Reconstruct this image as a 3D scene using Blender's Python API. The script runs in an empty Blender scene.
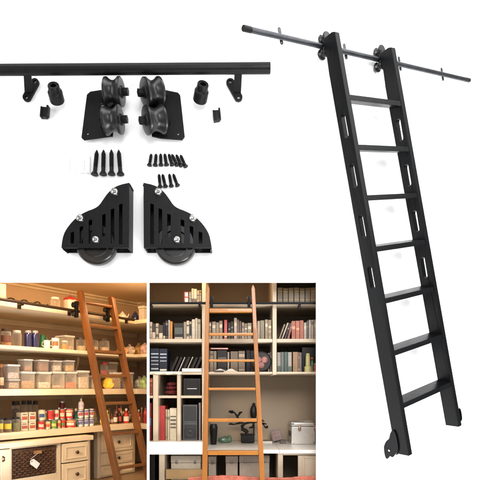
import bpy, bmesh, math, random
from mathutils import Vector, Matrix, noise
random.seed(7)
C = bpy.context.scene.collection
SC = bpy.context.scene
V = Vector
# ------------------------------------------------------------------ camera, world, lamps, exposure
DCAM, ZCAM = 2.6, 0.46
cam = bpy.data.cameras.new('camera')
cam_o = bpy.data.objects.new('camera', cam)
C.objects.link(cam_o)
cam_o.location = (0, -DCAM, ZCAM)
cam_o.rotation_euler = (math.pi/2, 0, 0)
cam.sensor_width = 36
cam.lens = 36*2.6/2.4
cam.shift_y = (1.2-ZCAM)/2.4
cam.clip_start = 0.02
cam.clip_end = 100
SC.camera = cam_o
world = bpy.data.worlds.new('World')
SC.world = world
world.use_nodes = True
bg = world.node_tree.nodes['Background']
bg.inputs[0].default_value = (1, 1, 1, 1)
bg.inputs[1].default_value = 0.33

def area(name, loc, target, sx, sy, power, col=(1, 1, 1)):
    l = bpy.data.lights.new(name, 'AREA')
    l.shape = 'RECTANGLE'
    l.size, l.size_y, l.energy, l.color = sx, sy, power, col
    o = bpy.data.objects.new(name, l)
    C.objects.link(o)
    o.location = loc
    d = V(target)-V(loc)
    o.rotation_euler = d.to_track_quat('-Z', 'Y').to_euler()
    return o
# studio soft boxes round the backdrop
area('softbox_top', (0, -1.4, 3.7), (0.1, 0, 1.0), 4.4, 1.2, 70)
area('softbox_left', (-2.9, -1.6, 1.5), (-.2, 0, 1.3), 1.2, 2.8, 58)
area('softbox_right', (3.0, -1.2, 1.0), (.8, .2, .9), 1.6, 2.8, 58)
area('softbox_right_high', (3.0, -.75, 3.35), (.75, .1, 1.5), 1.8, 2.4, 52)
area('softbox_low', (0.2, -1.3, -1.4), (0.2, 0, .9), 3.8, 0.9, 46)
area('softbox_front', (0.25, -4.6, 1.5), (0.15, 0, 1.15), 4.6, 3.4, 46)
sb = area('softbox_front_right', (0.75, -3.7, 2.2), (1.0, .3, 1.25), 1.8, 1.8, 24)
sb.data.spread = math.radians(60)
area('softbox_wing_top', (1.5, -.45, 4.0), (1.0, .35, 1.3), 2.2, .7, 30)
area('softbox_wing_low', (1.7, -.7, -1.5), (1.0, .35, 1.0), 2.0, .7, 120)
pk = area('pantry_added_fill', (-1.5, -2.3, 1.25), (-.98, .5, .36), .4, .4, 2.6, (1, .66, .34))  # added warm fill aimed into the pantry opening from in front
pk.data.spread = math.radians(26)
sk = area('study_added_fill', (-.50, -2.3, 1.25), (-.10, .3, .34), .4, .4, .45, (1, .66, .34))  # added warm fill that tints the bookcase, not a lamp of the room
sk.data.spread = math.radians(26)
# warm lamps of the two rooms, above their openings
WARM = (1.0, .64, .33)
area('pantry_lamp', (-1.00, .10, 1.065), (-.85, .75, .45), .42, .08, 6.2, WARM)
area('pantry_back_lamp', (-.66, .62, 1.10), (-.75, 1.0, .4), .16, .16, 2.0, WARM)
area('study_lamp', (-.20, .062, 1.085), (-.22, .30, .0), .56, .06, 1.9, (1, .68, .38))
SC.view_settings.view_transform = 'Standard'
SC.view_settings.look = 'None'
SC.view_settings.exposure = 0
SC.view_settings.gamma = 1
SC.render.engine = 'CYCLES'
SC.cycles.use_denoising = True
SC.cycles.max_bounces = 10
SC.cycles.transparent_max_bounces = 24
SC.cycles.sample_clamp_indirect = 6

# ------------------------------------------------------------------ helpers
K0 = 1/520.0
def P(px, py, Y):
    k = K0*(2.6+Y)
    return V(((px-240)*k, Y, ZCAM+(388-py)*k))
def ZY(py, Y):
    return ZCAM+(388-py)*K0*(2.6+Y)
MATS = {}
def mat(key, rgb, rough=.5, metal=0, var=.12, scale=30, bump=0.0, bscale=None, kind=None, trans=None, spec=.5, stretch=(1, 1, 1), coat=0, turn=0):
    if key in MATS:
        return MATS[key]
    m = bpy.data.materials.new(key)
    m.use_nodes = True
    nt = m.node_tree
    N, L = nt.nodes, nt.links
    b = N['Principled BSDF']
    tc = N.new('ShaderNodeTexCoord')
    mp = N.new('ShaderNodeMapping')
    mp.inputs['Scale'].default_value = stretch
    mp.inputs['Rotation'].default_value = (0, 0, turn)
    L.new(tc.outputs['Object'], mp.inputs[0])
    n = N.new('ShaderNodeTexNoise')
    n.inputs['Scale'].default_value = scale
    n.inputs['Detail'].default_value = 5
    L.new(mp.outputs[0], n.inputs['Vector'])
    cr = N.new('ShaderNodeValToRGB')
    cr.color_ramp.elements[0].position = .3
    cr.color_ramp.elements[1].position = .72
    cr.color_ramp.elements[0].color = tuple(max(0, c*(1-var)) for c in rgb)+(1,)
    cr.color_ramp.elements[1].color = tuple(min(1, c*(1+var)) for c in rgb)+(1,)
    fac = n.outputs['Fac']
    if kind == 'wood':               # long grain streaks over broad tone changes
        n3 = N.new('ShaderNodeTexNoise')
        n3.inputs['Scale'].default_value = scale*9
        n3.inputs['Detail'].default_value = 3
        L.new(mp.outputs[0], n3.inputs['Vector'])
        mx = N.new('ShaderNodeMath'); mx.operation = 'MULTIPLY_ADD'
        mx.inputs[1].default_value = .5
        L.new(n3.outputs['Fac'], mx.inputs[0])
        m2 = N.new('ShaderNodeMath'); m2.operation = 'MULTIPLY'
        m2.inputs[1].default_value = .5
        L.new(n.outputs['Fac'], m2.inputs[0])
        L.new(m2.outputs[0], mx.inputs[2])
        fac = mx.outputs[0]
    L.new(fac, cr.inputs[0])
    L.new(cr.outputs[0], b.inputs['Base Color'])
    b.inputs['Roughness'].default_value = rough
    b.inputs['Metallic'].default_value = metal
    b.inputs['Specular IOR Level'].default_value = spec
    b.inputs['Coat Weight'].default_value = coat
    if bump:
        n2 = N.new('ShaderNodeTexNoise')
        n2.inputs['Scale'].default_value = bscale or scale*6
        n2.inputs['Detail'].default_value = 3
        L.new(mp.outputs[0], n2.inputs['Vector'])
        bp = N.new('ShaderNodeBump')
        bp.inputs['Strength'].default_value = bump
        bp.inputs['Distance'].default_value = .002
        L.new(n2.outputs['Fac'], bp.inputs['Height'])
        L.new(bp.outputs[0], b.inputs['Normal'])
    if trans is not None:            # clear glass or plastic: see-through with a glossy, faintly milky skin
        out = N['Material Output']
        tr = N.new('ShaderNodeBsdfTransparent')
        tr.inputs[0].default_value = (.96, .95, .93, 1)
        lw = N.new('ShaderNodeLayerWeight')
        lw.inputs['Blend'].default_value = .35
        mr = N.new('ShaderNodeMapRange')
        mr.inputs['To Min'].default_value = trans
        mr.inputs['To Max'].default_value = min(1, trans+.5)
        L.new(lw.outputs['Facing'], mr.inputs[0])
        ms = N.new('ShaderNodeMixShader')
        L.new(mr.outputs[0], ms.inputs[0])
        L.new(tr.outputs[0], ms.inputs[1])
        L.new(b.outputs[0], ms.inputs[2])
        L.new(ms.outputs[0], out.inputs[0])
    MATS[key] = m
    return m
def paint(rgb, rough=.5, var=.1, **k):
    return mat('col_%d_%d_%d_%d' % (*[int(c*255) for c in rgb], int(rough*100)), rgb, rough, var=var, spec=.22 if max(rgb) < .06 else .5, **k)

ORG = {}
def loc_of(p):
    return ORG.get(p.name, V((0, 0, 0))) if p else V((0, 0, 0))
class MB:
    def __init__(s):
        s.bm = bmesh.new()
    def _add(s, t, M=None):
        if M is not None:
            bmesh.ops.transform(t, matrix=M, verts=t.verts)
        me = bpy.data.meshes.new('tmp')
        t.to_mesh(me); t.free()
        s.bm.from_mesh(me)
        bpy.data.meshes.remove(me)
        return s
    def box(s, c, size, R=None, bev=0, seg=2):
        t = bmesh.new()
        bmesh.ops.create_cube(t, size=1)
        bmesh.ops.scale(t, vec=V(size), verts=t.verts)
        if bev:
            bmesh.ops.bevel(t, geom=t.edges[:], offset=bev, segments=seg, profile=.5, affect='EDGES')
        M = Matrix.Translation(V(c))
        if R is not None:
            M = M @ R.to_4x4()
        return s._add(t, M)
    def cyl(s, p0, p1, r, r2=None, seg=20, bev=0):
        p0, p1 = V(p0), V(p1)
        d = p1-p0
        t = bmesh.new()
        bmesh.ops.create_cone(t, cap_ends=True, segments=seg, radius1=r, radius2=r if r2 is None else r2, depth=d.length)
        if bev:
            ed = [e for e in t.edges if len(e.link_faces) == 2 and abs(e.link_faces[0].normal.dot(e.link_faces[1].normal)) < .5]
            bmesh.ops.bevel(t, geom=ed, offset=bev, segments=2, profile=.5, affect='EDGES')
        M = Matrix.Translation((p0+p1)/2) @ d.to_track_quat('Z', 'Y').to_matrix().to_4x4()
        return s._add(t, M)
    def lathe(s, prof, o, axis=(0, 0, 1), seg=24, arc=None, xref=None):
        """prof: (radius, height) pairs; closed on the axis where radius is 0"""
        t = bmesh.new()
        a0, a1 = arc or (0, 2*math.pi)
        n = seg if arc is None else seg+1
        rings = []
        for r, h in prof:
            if r < 1e-7:
                rings.append([t.verts.new((0, 0, h))])
            else:
                rings.append([t.verts.new((r*math.cos(a0+(a1-a0)*i/seg), r*math.sin(a0+(a1-a0)*i/seg), h)) for i in range(n)])
        for A, B in zip(rings, rings[1:]):
            m = seg
            for i in range(m):
                j = (i+1) % n
                if len(A) == 1 and len(B) == 1:
                    continue
                if len(A) == 1:
                    t.faces.new((A[0], B[j], B[i]))
                elif len(B) == 1:
                    t.faces.new((A[i], A[j], B[0]))
                else:
                    t.faces.new((A[i], A[j], B[j], B[i]))
        bmesh.ops.recalc_face_normals(t, faces=t.faces)
        M = Matrix.Translation(V(o))
        if tuple(axis) != (0, 0, 1):
            M = M @ V(axis).to_track_quat('Z', 'Y').to_matrix().to_4x4()
        return s._add(t, M)
    def prism(s, outer, ext, holes=(), bev=0):
        """outer/holes: loops of 3-D points in one plane; ext: extrusion vector"""
        t = bmesh.new()
        ed = []
        for lp in [outer]+list(holes):
            vs = [t.verts.new(p) for p in lp]
            for i in range(len(vs)):
                ed.append(t.edges.new((vs[i], vs[(i+1) % len(vs)])))
        if holes:
            bmesh.ops.triangle_fill(t, use_beauty=True, use_dissolve=False, edges=ed)
        else:
            t.faces.new(t.verts[:])
        g = bmesh.ops.extrude_face_region(t, geom=t.faces[:])
        bmesh.ops.translate(t, vec=V(ext), verts=[v for v in g['geom'] if isinstance(v, bmesh.types.BMVert)])
        bmesh.ops.recalc_face_normals(t, faces=t.faces)
        if bev:
            sh = [e for e in t.edges if len(e.link_faces) == 2 and abs(e.link_faces[0].normal.dot(e.link_faces[1].normal)) < .6]
            bmesh.ops.bevel(t, geom=sh, offset=bev, segments=2, profile=.5, affect='EDGES')
        return s._add(t)
    def tube(s, pts, r, seg=8, r2=None):
        pts = [V(p) for p in pts]
        t = bmesh.new()
        rings = []
        up = V((0.13, .27, .95))
        for i, p in enumerate(pts):
            d = (pts[min(i+1, len(pts)-1)]-pts[max(i-1, 0)]).normalized()
            a = d.cross(up)
            if a.length < .05:
                a = d.cross(V((1, 0, 0)))
            a.normalize(); b = d.cross(a)
            rr = r if r2 is None else r+(r2-r)*i/(len(pts)-1)
            rings.append([t.verts.new(p+(a*math.cos(2*math.pi*j/seg)+b*math.sin(2*math.pi*j/seg))*rr) for j in range(seg)])
        for A, B in zip(rings, rings[1:]):
            for j in range(seg):
                t.faces.new((A[j], A[(j+1) % seg], B[(j+1) % seg], B[j]))
        t.faces.new(rings[0][::-1]); t.faces.new(rings[-1])
        bmesh.ops.recalc_face_normals(t, faces=t.faces)
        return s._add(t)
    def blob(s, c, size, amp=.2, sub=3, freq=2.2, R=None, flat=None, seed=0):
        t = bmesh.new()
        bmesh.ops.create_icosphere(t, subdivisions=sub, radius=1)
        for v in t.verts:
            f = 1+amp*noise.noise(v.co*freq+V((seed*3.1, seed*1.7, seed)))
            v.co = v.co*f
            if flat is not None and v.co.z < flat:
                v.co.z = flat
        M = Matrix.Translation(V(c))
        if R is not None:
            M = M @ R.to_4x4()
        bmesh.ops.scale(t, vec=V(size), verts=t.verts)
        return s._add(t, M)
    def build(s, name, m, parent=None, smooth=True, loc=None, label=None):
        o3 = loc_of(parent)
        base = V(loc) if loc is not None else V((0, 0, 0))
        org = o3+base if parent else base
        for v in s.bm.verts:
            v.co -= org
        me = bpy.data.meshes.new(name)
        s.bm.to_mesh(me); s.bm.free()
        ob = bpy.data.objects.new(name, me)
        C.objects.link(ob)
        me.materials.append(m)
        if smooth:
            for p in me.polygons:
                p.use_smooth = True
            me.set_sharp_from_angle(angle=math.radians(38))
            w = ob.modifiers.new('weighted_normals', 'WEIGHTED_NORMAL')
            w.keep_sharp = True
        if parent:
            ob.parent = parent
        ob.location = base
        ORG[ob.name] = org
        if label:
            ob['label'] = label
        return ob
def tag(o, label, cat, group=None):
    o['label'] = label; o['category'] = cat
    if group:
        o['group'] = group
    return o
def thing(name, label, cat, loc, group=None):
    o = bpy.data.objects.new(name, None)
    C.objects.link(o)
    o.location = loc
    o.empty_display_size = .02
    ORG[o.name] = V(loc)
    return tag(o, label, cat, group)
def struct(o):
    o['kind'] = 'structure'
    return o
def clip_poly(poly, a, b):
    """keep the part of a plan polygon left of the directed line a->b"""
    out = []
    def side(p):
        return (b[0]-a[0])*(p[1]-a[1])-(b[1]-a[1])*(p[0]-a[0])
    for i in range(len(poly)):
        p, q = poly[i], poly[(i+1) % len(poly)]
        sp, sq = side(p), side(q)
        if sp >= 0:
            out.append(p)
        if (sp > 0 > sq) or (sp < 0 < sq):
            t = sp/(sp-sq)
            out.append((p[0]+(q[0]-p[0])*t, p[1]+(q[1]-p[1])*t))
    return out

# ------------------------------------------------------------------ the backdrop: white wall with two openings and an angled wing
M_WALL = mat('white_wall', (.94, .94, .94), .85, var=.01, scale=3, bump=.02, spec=.2)
XB = 0.41
LAD_DIR = V((.79818, .60242, 0))
OP1 = (-250, 146.3, 282.3, 500)     # openings in photo pixels on the wall plane: x0 x1 ytop ybottom
OP1 = (-1.263, (146.9-240)*.005, -.10, (480-282.3)*.005)
OP2 = ((149.1-240)*.005, (316.2-240)*.005, -.065, (480-282.3)*.005)
def backdrop():
    t = MB()
    xs = [-3.2, OP1[0], OP1[1], OP2[0], OP2[1], XB]
    zs = [-2.2, OP1[2], OP2[2], OP1[3], 4.6]
    TH = .012
    bm = t.bm
    def inside(i, k):
        if i == 1 and k in (1, 2): return True
        if i == 3 and k == 2: return True
        return False
    vf = {}
    def vv(i, k, y):
        key = (i, k, y)
        if key not in vf:
            vf[key] = bm.verts.new((xs[i], y, zs[k]))
        return vf[key]
    for i in range(5):
        for k in range(4):
            if inside(i, k):
                continue
            bm.faces.new((vv(i, k, 0), vv(i+1, k, 0), vv(i+1, k+1, 0), vv(i, k+1, 0)))
            bm.faces.new((vv(i, k, TH), vv(i, k+1, TH), vv(i+1, k+1, TH), vv(i+1, k, TH)))
            for (di, dk, e) in ((-1, 0, ((i, k), (i, k+1))), (1, 0, ((i+1, k), (i+1, k+1))), (0, -1, ((i, k), (i+1, k))), (0, 1, ((i, k+1), (i+1, k+1)))):
                if 0 <= i+di < 5 and 0 <= k+dk < 4 and inside(i+di, k+dk):
                    (a, b), (c, d) = e
                    bm.faces.new((vv(a, b, 0), vv(c, d, 0), vv(c, d, TH), vv(a, b, TH)))
    e = V((XB, 0, 0))+LAD_DIR*4.2
    far = [bm.verts.new((e.x, e.y, z)) for z in zs]
    for k in range(4):
        bm.faces.new((vv(5, k, 0), far[k], far[k+1], vv(5, k+1, 0)))
    bmesh.ops.recalc_face_normals(bm, faces=bm.faces)
    return struct(t.build('white_backdrop', M_WALL, smooth=False))
backdrop()

# ------------------------------------------------------------------ hardware kit on the white wall
BLK = mat('black_powder_coat', (.005, .005, .0055), .46, spec=.13, var=.25, scale=60, bump=.12, bscale=900)
BLK2 = mat('black_satin_steel', (.005, .005, .0056), .42, spec=.17, var=.25, scale=40, bump=.05, bscale=500)
BLKP = mat('black_plastic', (.005, .005, .0055), .4, spec=.17, var=.2, scale=50)
RUB = mat('black_rubber', (.006, .006, .006), .28, spec=.34, var=.2, scale=50)
PULLEY = mat('black_nylon', (.007, .007, .007), .33, spec=.42, var=.2, scale=40)
CHROME = mat('chrome', (.40, .39, .37), .22, metal=1, var=.05)
SCREWM = mat('black_oxide', (.005, .005, .0055), .4, spec=.18, var=.3, scale=80)
KX = .005/2.6

def kit_rail():
    t = thing('rail_tube', 'thick black round rail tube running across the top of the hardware kit', 'rail', P(130, 68.5, -.11))
    Y = -.11; k = K0*(2.6+Y)
    a, b = P(-14, 70.0, Y), P(270.3, 68.2, Y)
    r = 5.45*k
    MB().cyl(a, b, r, seg=48, bev=.0015).build('tube', BLK2, t)
    MB().cyl(b-V((.004, 0, 0)), b+V((.0008, 0, 0)), r*.82, seg=40).build('end_plug', BLKP, t)
kit_rail()

def kit_bracket(mir, cx, label):
    """arm from the rail, foot plate with two round ends lying on the wall"""
    t = thing('rail_bracket', label, 'bracket', P(cx, 90, 0), 'rail brackets under the thick tube')
    def X(dx):
        return cx+(dx if not mir else -dx)
    # foot plate: a rounded bar on the wall, slanting
    A, B = P(X(-1.6), 98.2, -.004), P(X(6.4), 83.6, -.004)
    d = (B-A).normalized(); nrm = V((0, -1, 0)); s = d.cross(nrm)
    rw = .0205
    out = []
    for i in range(13):
        an = math.pi/2+math.pi*i/12
        out.append(A+(d*math.cos(an)+s*math.sin(an))*rw)
    for i in range(13):
        an = -math.pi/2+math.pi*i/12
        out.append(B+(d*math.cos(an)+s*math.sin(an))*rw)
    def hole(c):
        return [c+(d*math.cos(2*math.pi*i/14)+s*math.sin(2*math.pi*i/14))*.0085 for i in range(14)]
    MB().prism(out, V((0, -.014, 0)), holes=[hole(A-d*.002), hole(B+d*.002)], bev=.001).build('foot_plate', BLK, t)
    # arm: flat bar from the foot plate up to the tube
    a0, a1 = P(X(-4.2), 91.5, -.016), P(X(3.2), 91.0, -.016)
    b0, b1 = P(X(-5.2), 73, -.10), P(X(2.4), 73, -.10)
    MB().prism([a0, a1, b1, b0], V((0, -.006, -.010)), bev=.001).build('arm', BLK, t)
    b_ = P(X(-1.4), 73.5, -.10)
    MB().box(b_, (.036, .012, .014), bev=.003).build('saddle', BLK, t)
kit_bracket(False, 29.2, 'black rail bracket with a holed foot, under the left end of the thick tube')
kit_bracket(True, 236.8, 'black rail bracket with a holed foot, under the right end of the thick tube')

def kit_stop(p_top, p_base, label):
    t = thing('rail_end_stop', label, 'end stop', P(*p_base, 0), 'turned end stops')
    a = P(*p_base, -.034); b = P(*p_top, -.112)
    ax = (b-a); L = ax.length; ax.normalize()
    k = .005
    MB().lathe([(0, 0), (.033, 0), (.035, .004), (.035, .050), (.032, .056), (.0225, .062), (.022, L-.036)], a, ax, seg=40).build('base', BLKP, t)
    MB().lathe([(.0215, L-.0365), (.0225, L-.031), (.0275, L-.027), (.0275, L-.004), (.025, L), (.016, L), (.0135, L-.003), (.0135, L-.02), (0, L-.02)], a, ax, seg=40).build('collar', BLKP, t)
kit_stop((53.2, 85.0), (57.4, 101.2), 'black turned end stop beside the left rail bracket')
kit_stop((203.2, 83.6), (199.8, 100.4), 'black turned end stop beside the right rail bracket')

def kit_plug(cx, cy, mir, label):
    t = thing('rail_plug', label, 'plug', P(cx, cy, 0), 'small black plugs')
    R = Matrix.Rotation(math.radians(-6 if mir else 5), 3, 'Y')
    c = P(cx, cy, -.014)
    MB().box(c, (.026, .028, .050), R, bev=.004).build('body', BLKP, t)
    for sx in (-1, 1):
        MB().box(c+R @ V((sx*.0145, -.004, .007 if sx > 0 else -.002)), (.010, .030, .052), R, bev=.003).build('flange', BLKP, t)
kit_plug(45.2, 113, False, 'small black plastic plug lying below the left end stop')
kit_plug(217, 116.2, True, 'small black plastic plug lying below the right end stop')

def kit_roller(mir, label):
    t = thing('roller_bracket', label, 'roller bracket', P(115 if not mir else 152, 115, 0), 'rail roller brackets')
    if not mir:
        pts = [(81.9, 138.6), (87.4, 95.6), (90.8, 92.6), (111, 89.5), (118, 90), (113, 137.0), (108.5, 137.4), (84.6, 140.8)]
        wh = [((105.8, 92.2), (124.6, 91.8)), ((104.6, 120.6), (123.8, 119.4))]
        holes = [(101.6, 104), (100.9, 121), (88.2, 134.6)]
    else:
        pts = [(184.9, 137.4), (180.4, 96.2), (178.2, 93.6), (158, 89.5), (150, 90), (152, 137.0), (160.8, 139.0), (182.2, 140.6)]
        wh = [((160.6, 91.8), (141.6, 92.6)), ((163.4, 119.4), (142.8, 120.4))]
        holes = [(164, 104), (164.5, 121), (178.4, 134.9)]
    def H(c):
        return [P(c[0]+1.0*math.cos(2*math.pi*i/10), c[1]+1.0*math.sin(2*math.pi*i/10), -.020) for i in range(10)]
    # plate, raised slightly on the wheel side
    MB().prism([P(x, y, -.020) for x, y in pts], V((0, -.010, 0)), holes=[H(c) for c in holes], bev=.0012).build('plate', BLK, t)
    for (b, e) in wh:
        p0, p1 = (P(*b, -.086), P(*e, -.094)) if not mir else (P(*b, -.070), P(*e, -.112))
        ax = p1-p0; L = ax.length*.86; ax.normalize()
        R = .0665
        prof = [(0, 0), (R*.92, 0), (R, .003), (R, .012), (R*.93, .017), (R*.80, L*.36), (R*.755, L*.5), (R*.80, L*.64), (R*.93, L-.017), (R, L-.012), (R, L-.003), (R*.94, L), (R*.45, L), (R*.42, L+.002), (0, L+.002)]
        w = MB().lathe(prof, p0, ax, seg=56).build('wheel', PULLEY, t)
        q = p0+ax*(L+.001)
        MB().cyl(q, q+ax*.006, .026, seg=28, bev=.001).build('washer', SCREWM, w)
        MB().cyl(q+ax*.006, q+ax*.030, .0205, seg=6, bev=.002).build('bolt', SCREWM, w)
        c2 = p0-ax*.004
        MB().cyl(p0+ax*.001, V((p0.x, -.029, p0.z))-ax*.02, .017, seg=20).build('axle', SCREWM, w)
kit_roller(False, 'black roller plate with two grooved wheels whose bolts point right')
kit_roller(True, 'black roller plate with two grooved wheels whose bolts point left')

def screw(t, head, tip, rh, rs):
    h, p = P(*head, -rh*.9), P(*tip, -rs*1.1)
    ax = p-h; L = ax.length; ax.normalize()
    MB().lathe([(0, .002), (rh*.35, .001), (rh*.8, 0), (rh, .002), (rh*.98, rh*.25), (rs*1.1, rh*.85), (rs*.95, rh*1.1)], h, ax, seg=20).build('head', SCREWM, t)
    prof = [(rs*.95, rh*1.05)]
    z = rh*1.1
    prof.append((rs*.95, L*.30))
    z = L*.30
    n = 0
    while z < L*.9:
        f = 1 if z < L*.8 else max(.25, 1-(z-L*.8)/(L*.2))
        prof.append((rs*.82*f, z)); prof.append((rs*1.08*f, z+rs*.40))
        z += rs*.66; n += 1
    prof.append((0, L))
    MB().lathe(prof, h, ax, seg=14).build('shank', SCREWM, t)
LONG = [((94.6, 175.2), (97.0, 149.4)), ((103.2, 175), (103.6, 149.2)), ((111.6, 174.8), (111.4, 149.0)), ((120.6, 175), (118.6, 149.2))]
LL = ['leftmost', 'second from the left', 'third from the left', 'rightmost']
for (h, p), w in zip(LONG, LL):
    t = thing('wood_screw', 'long black countersunk screw, %s of the four long ones' % w, 'screw', P(*h, 0), 'four long black screws')
    screw(t, h, p, .0190, .0104)
WPL = mat('white_nylon', (.86, .86, .87), .4, var=.02)
for i, (h, p) in enumerate((((67.6, 172.6), (69.0, 153.8)), ((74.4, 173.0), (75.2, 154.4)), ((82.0, 172.8), (82.8, 153.6)), ((88.4, 173.0), (88.6, 154.6)))):
    a, b = P(*h, -.011), P(*p, -.009)
    ax = b-a; L = ax.length; ax.normalize()
    t = thing('wall_plug', 'white plastic wall plug, %s of the four beside the long screws' % LL[i], 'wall plug', P(*h, 0), 'four white wall plugs')
    MB().lathe([(0, 0), (.014, 0), (.014, .004), (.010, .005)], a, ax, seg=20).build('collar', WPL, t)
    pr = [(.0095, .0045)]
    for j in range(7):
        z = .012+j*(L-.02)/7
        pr += [(.0085, z), (.0105, z+.006)]
    MB().lathe(pr+[(.006, L), (0, L)], a, ax, seg=16).build('shank', WPL, t)
SH = [((149.3, 165.8), (151.4, 153.4)), ((155.2, 165.8), (156.2, 153.4)), ((161, 165.6), (160.6, 153.2)), ((166.6, 165.4), (164.6, 153.2)),
      ((172.4, 165.4), (168.6, 153.4)), ((177.4, 165.6), (171.6, 153.8)), ((181.6, 166.2), (176, 154.2)), ((186, 167), (180.2, 154.4))]
LS = ['leftmost', 'second from the left', 'third from the left', 'fourth from the left', 'fourth from the right', 'third from the right', 'second from the right', 'rightmost']
for (h, p), w in zip(SH, LS):
    t = thing('wood_screw', 'short black screw, %s in the upper row of short screws' % w, 'screw', P(*h, 0), 'upper row of short screws')
    screw(t, h, p, .0130, .0076)
SH2 = [((160.2, 187.2), (158.9, 173.6)), ((165.6, 187.0), (162.4, 173.6)), ((171.4, 186.6), (169.2, 173.4)), ((177.8, 186), (173, 173.4))]
for (h, p), w in zip(SH2, LL):
    t = thing('wood_screw', 'short black screw, %s of the four above the right castor' % w, 'screw', P(*h, 0), 'four short screws above the castor')
    screw(t, h, p, .0130, .0076)

def kit_castor(mir, label):
    t = thing('floor_wheel', label, 'castor', P(104 if not mir else 171, 250, 0), 'castors with slotted side plates')
    def px(zx):
        x = 55+zx/5.33
        return x if not mir else 272.7-x
    def py(zy):
        return 180+zy/5.33
    curve = [(34, 362), (35, 340), (44, 292), (64, 255), (95, 217), (130, 187), (170, 166), (212, 151), (237, 133), (256, 104), (280, 70), (310, 42), (345, 25), (396, 14)]
    # smooth the curve
    sm = []
    for i in range(1, len(curve)-1):
        p0, p1, p2 = curve[i-1], curve[i], curve[i+1]
        sm.append(((p0[0]+3*p1[0])/4, (p0[1]+3*p1[1])/4)); sm.append(((p2[0]+3*p1[0])/4, (p2[1]+3*p1[1])/4))
    sm = [curve[0]]+sm+[curve[-1]]
    out = sm+[(394, 362)]
    slots = [(92, 280, 338), (140, 250, 338), (188, 215, 338), (260, 185, 362-60), (306, 156, 338), (350, 130, 342)]
    YF, YBK = -.098, -.012
    def loop(pts, Y):
        return [P(px(a), py(b), Y) for a, b in pts]
    def slot(cx, y0, y1, w=9.5):
        pts = [(cx-w, y0), (cx+w, y0-6), (cx+w, y1), (cx-w, y1)]
        return pts
    holes = [loop(slot(*s), YF) for s in slots]
    MB().prism(loop(out, YF), V((0, .010, 0)), holes=holes, bev=.0008).build('front_plate', BLK, t)
    # same outline at its true size on the far side
    dv = V((0, YBK-YF, 0))
    back = [p+dv for p in loop(out, YF)]
    MB().prism(back, V((0, .010, 0)), bev=.0008).build('back_plate', BLK, t)
    # the straight side strip joining the plates
    s0, s1 = P(px(394), py(362), YF), P(px(396), py(16), YF)
    MB().prism([s0+V((0, .0102, 0)), s1+V((0, .0102, 0)), s1+V((0, YBK-YF-.0002, 0)), s0+V((0, YBK-YF-.0002, 0))], V((-.008 if not mir else .008, 0, 0))).build('side_strip', BLK, t)
    # added skirt behind the S edge, blocks light so the slots stay dark
    crv = [P(px(a), py(b), YF)+V((0, .0103, 0)) for a, b in sm]
    inn = [p+V((0.006 if not mir else -.006, 0, -.008)) for p in crv]
    MB().prism(crv+inn[::-1], V((0, YBK-YF-.0106, 0))).build('slot_shade_skirt', BLK, t)
    # wheel
    Yw = -.051
    c = P(px(224), py(346), Yw)
    R = 20.4*K0*(2.6+Yw); hw = .029
    a = c+V((0, hw, 0))
    prof = [(0, 0.006), (R*.62, .006), (R*.66, 0), (R*.9, 0), (R*.97, .006), (R, .016), (R, hw*2-.016), (R*.97, hw*2-.006), (R*.9, hw*2), (R*.66, hw*2), (R*.62, hw*2-.008), (R*.3, hw*2-.008), (R*.28, hw*2-.002), (0, hw*2-.002)]
    w = MB().lathe(prof, a, (0, -1, 0), seg=64).build('wheel', RUB, t)
    MB().lathe([(R*.63, 0), (R*.655, .004), (R*.63, .006)], a+V((0, -hw*2+.003, 0)), (0, -1, 0), seg=64).build('rim_ring', CHROME if False else PULLEY, w)
    for (bx, by) in ((318, 64), (134, 205), (217, 318)):
        q = P(px(bx), py(by), YF-.001)
        r = .0185
        b = MB().lathe([(r*1.02, 0), (r*1.04, .002), (r, .003), (r*.96, .009), (r*.7, .015), (r*.34, .0175), (r*.30, .013), (0, .013)], q, (0, -1, 0), seg=28).build('bolt', CHROME, t)
        MB().cyl(q+V((0, .012, 0)), q+V((0, .095, 0)), .012, seg=14).build('spacer', SCREWM, b)
kit_castor(False, 'black castor with slotted curved plate and chrome bolts, its straight side on the right')
kit_castor(True, 'black castor with slotted curved plate and chrome bolts, its straight side on the left')

# ------------------------------------------------------------------ the big black ladder hung on the angled white wall
S = .2574
FP = [0.05993, -0.64051, -0.24615, 2.00649, -5.27389, 9.70015, 1.85665, 0.11659, 0.31026, -0.36719, 0.10384, 0.29141, -0.08891, -1.31916, 6.87517, -1.26937, 6.84186, 0.0285, 0.01777, 0.00276]
rv = V(FP[:3])
RC = Matrix.Rotation(rv.length, 3, rv.normalized())
TC = V(FP[3:6])
def c2w(v):
    return V((v.x*S, v.z*S-2.6, ZCAM-v.y*S))
def LP(x, s, d):
    return c2w(RC @ V((x, s, d))+TC)
def LN(px, py, d):
    """(x, s) on the ladder's plane at depth d behind its front"""
    r = V(((px-240)/520, (py-388)/520, 1)); n = RC.col[2]
    lam = (n.dot(TC)+d)/n.dot(r)
    q = r*lam-TC
    return RC.col[0].dot(q), RC.col[1].dot(q)
E1, E2, E3 = [(LP(*v)-LP(0, 0, 0)).normalized() for v in ((1, 0, 0), (0, 1, 0), (0, 0, 1))]
LBLK = mat('black_ladder_paint', (.0014, .0016, .0021), .33, spec=.155, var=.55, scale=9, bump=.45, bscale=60, stretch=(1, 1, .22))
LBLKH = mat('black_tread_paint', (.0014, .0016, .0021), .33, spec=.155, var=.55, scale=9, bump=.45, bscale=60, stretch=(.22, 1, 1), turn=-math.radians(37))
LRAIL = mat('dark_blue_grey_rail', (.055, .057, .064), .36, metal=.75, var=.2, scale=20)
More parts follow.
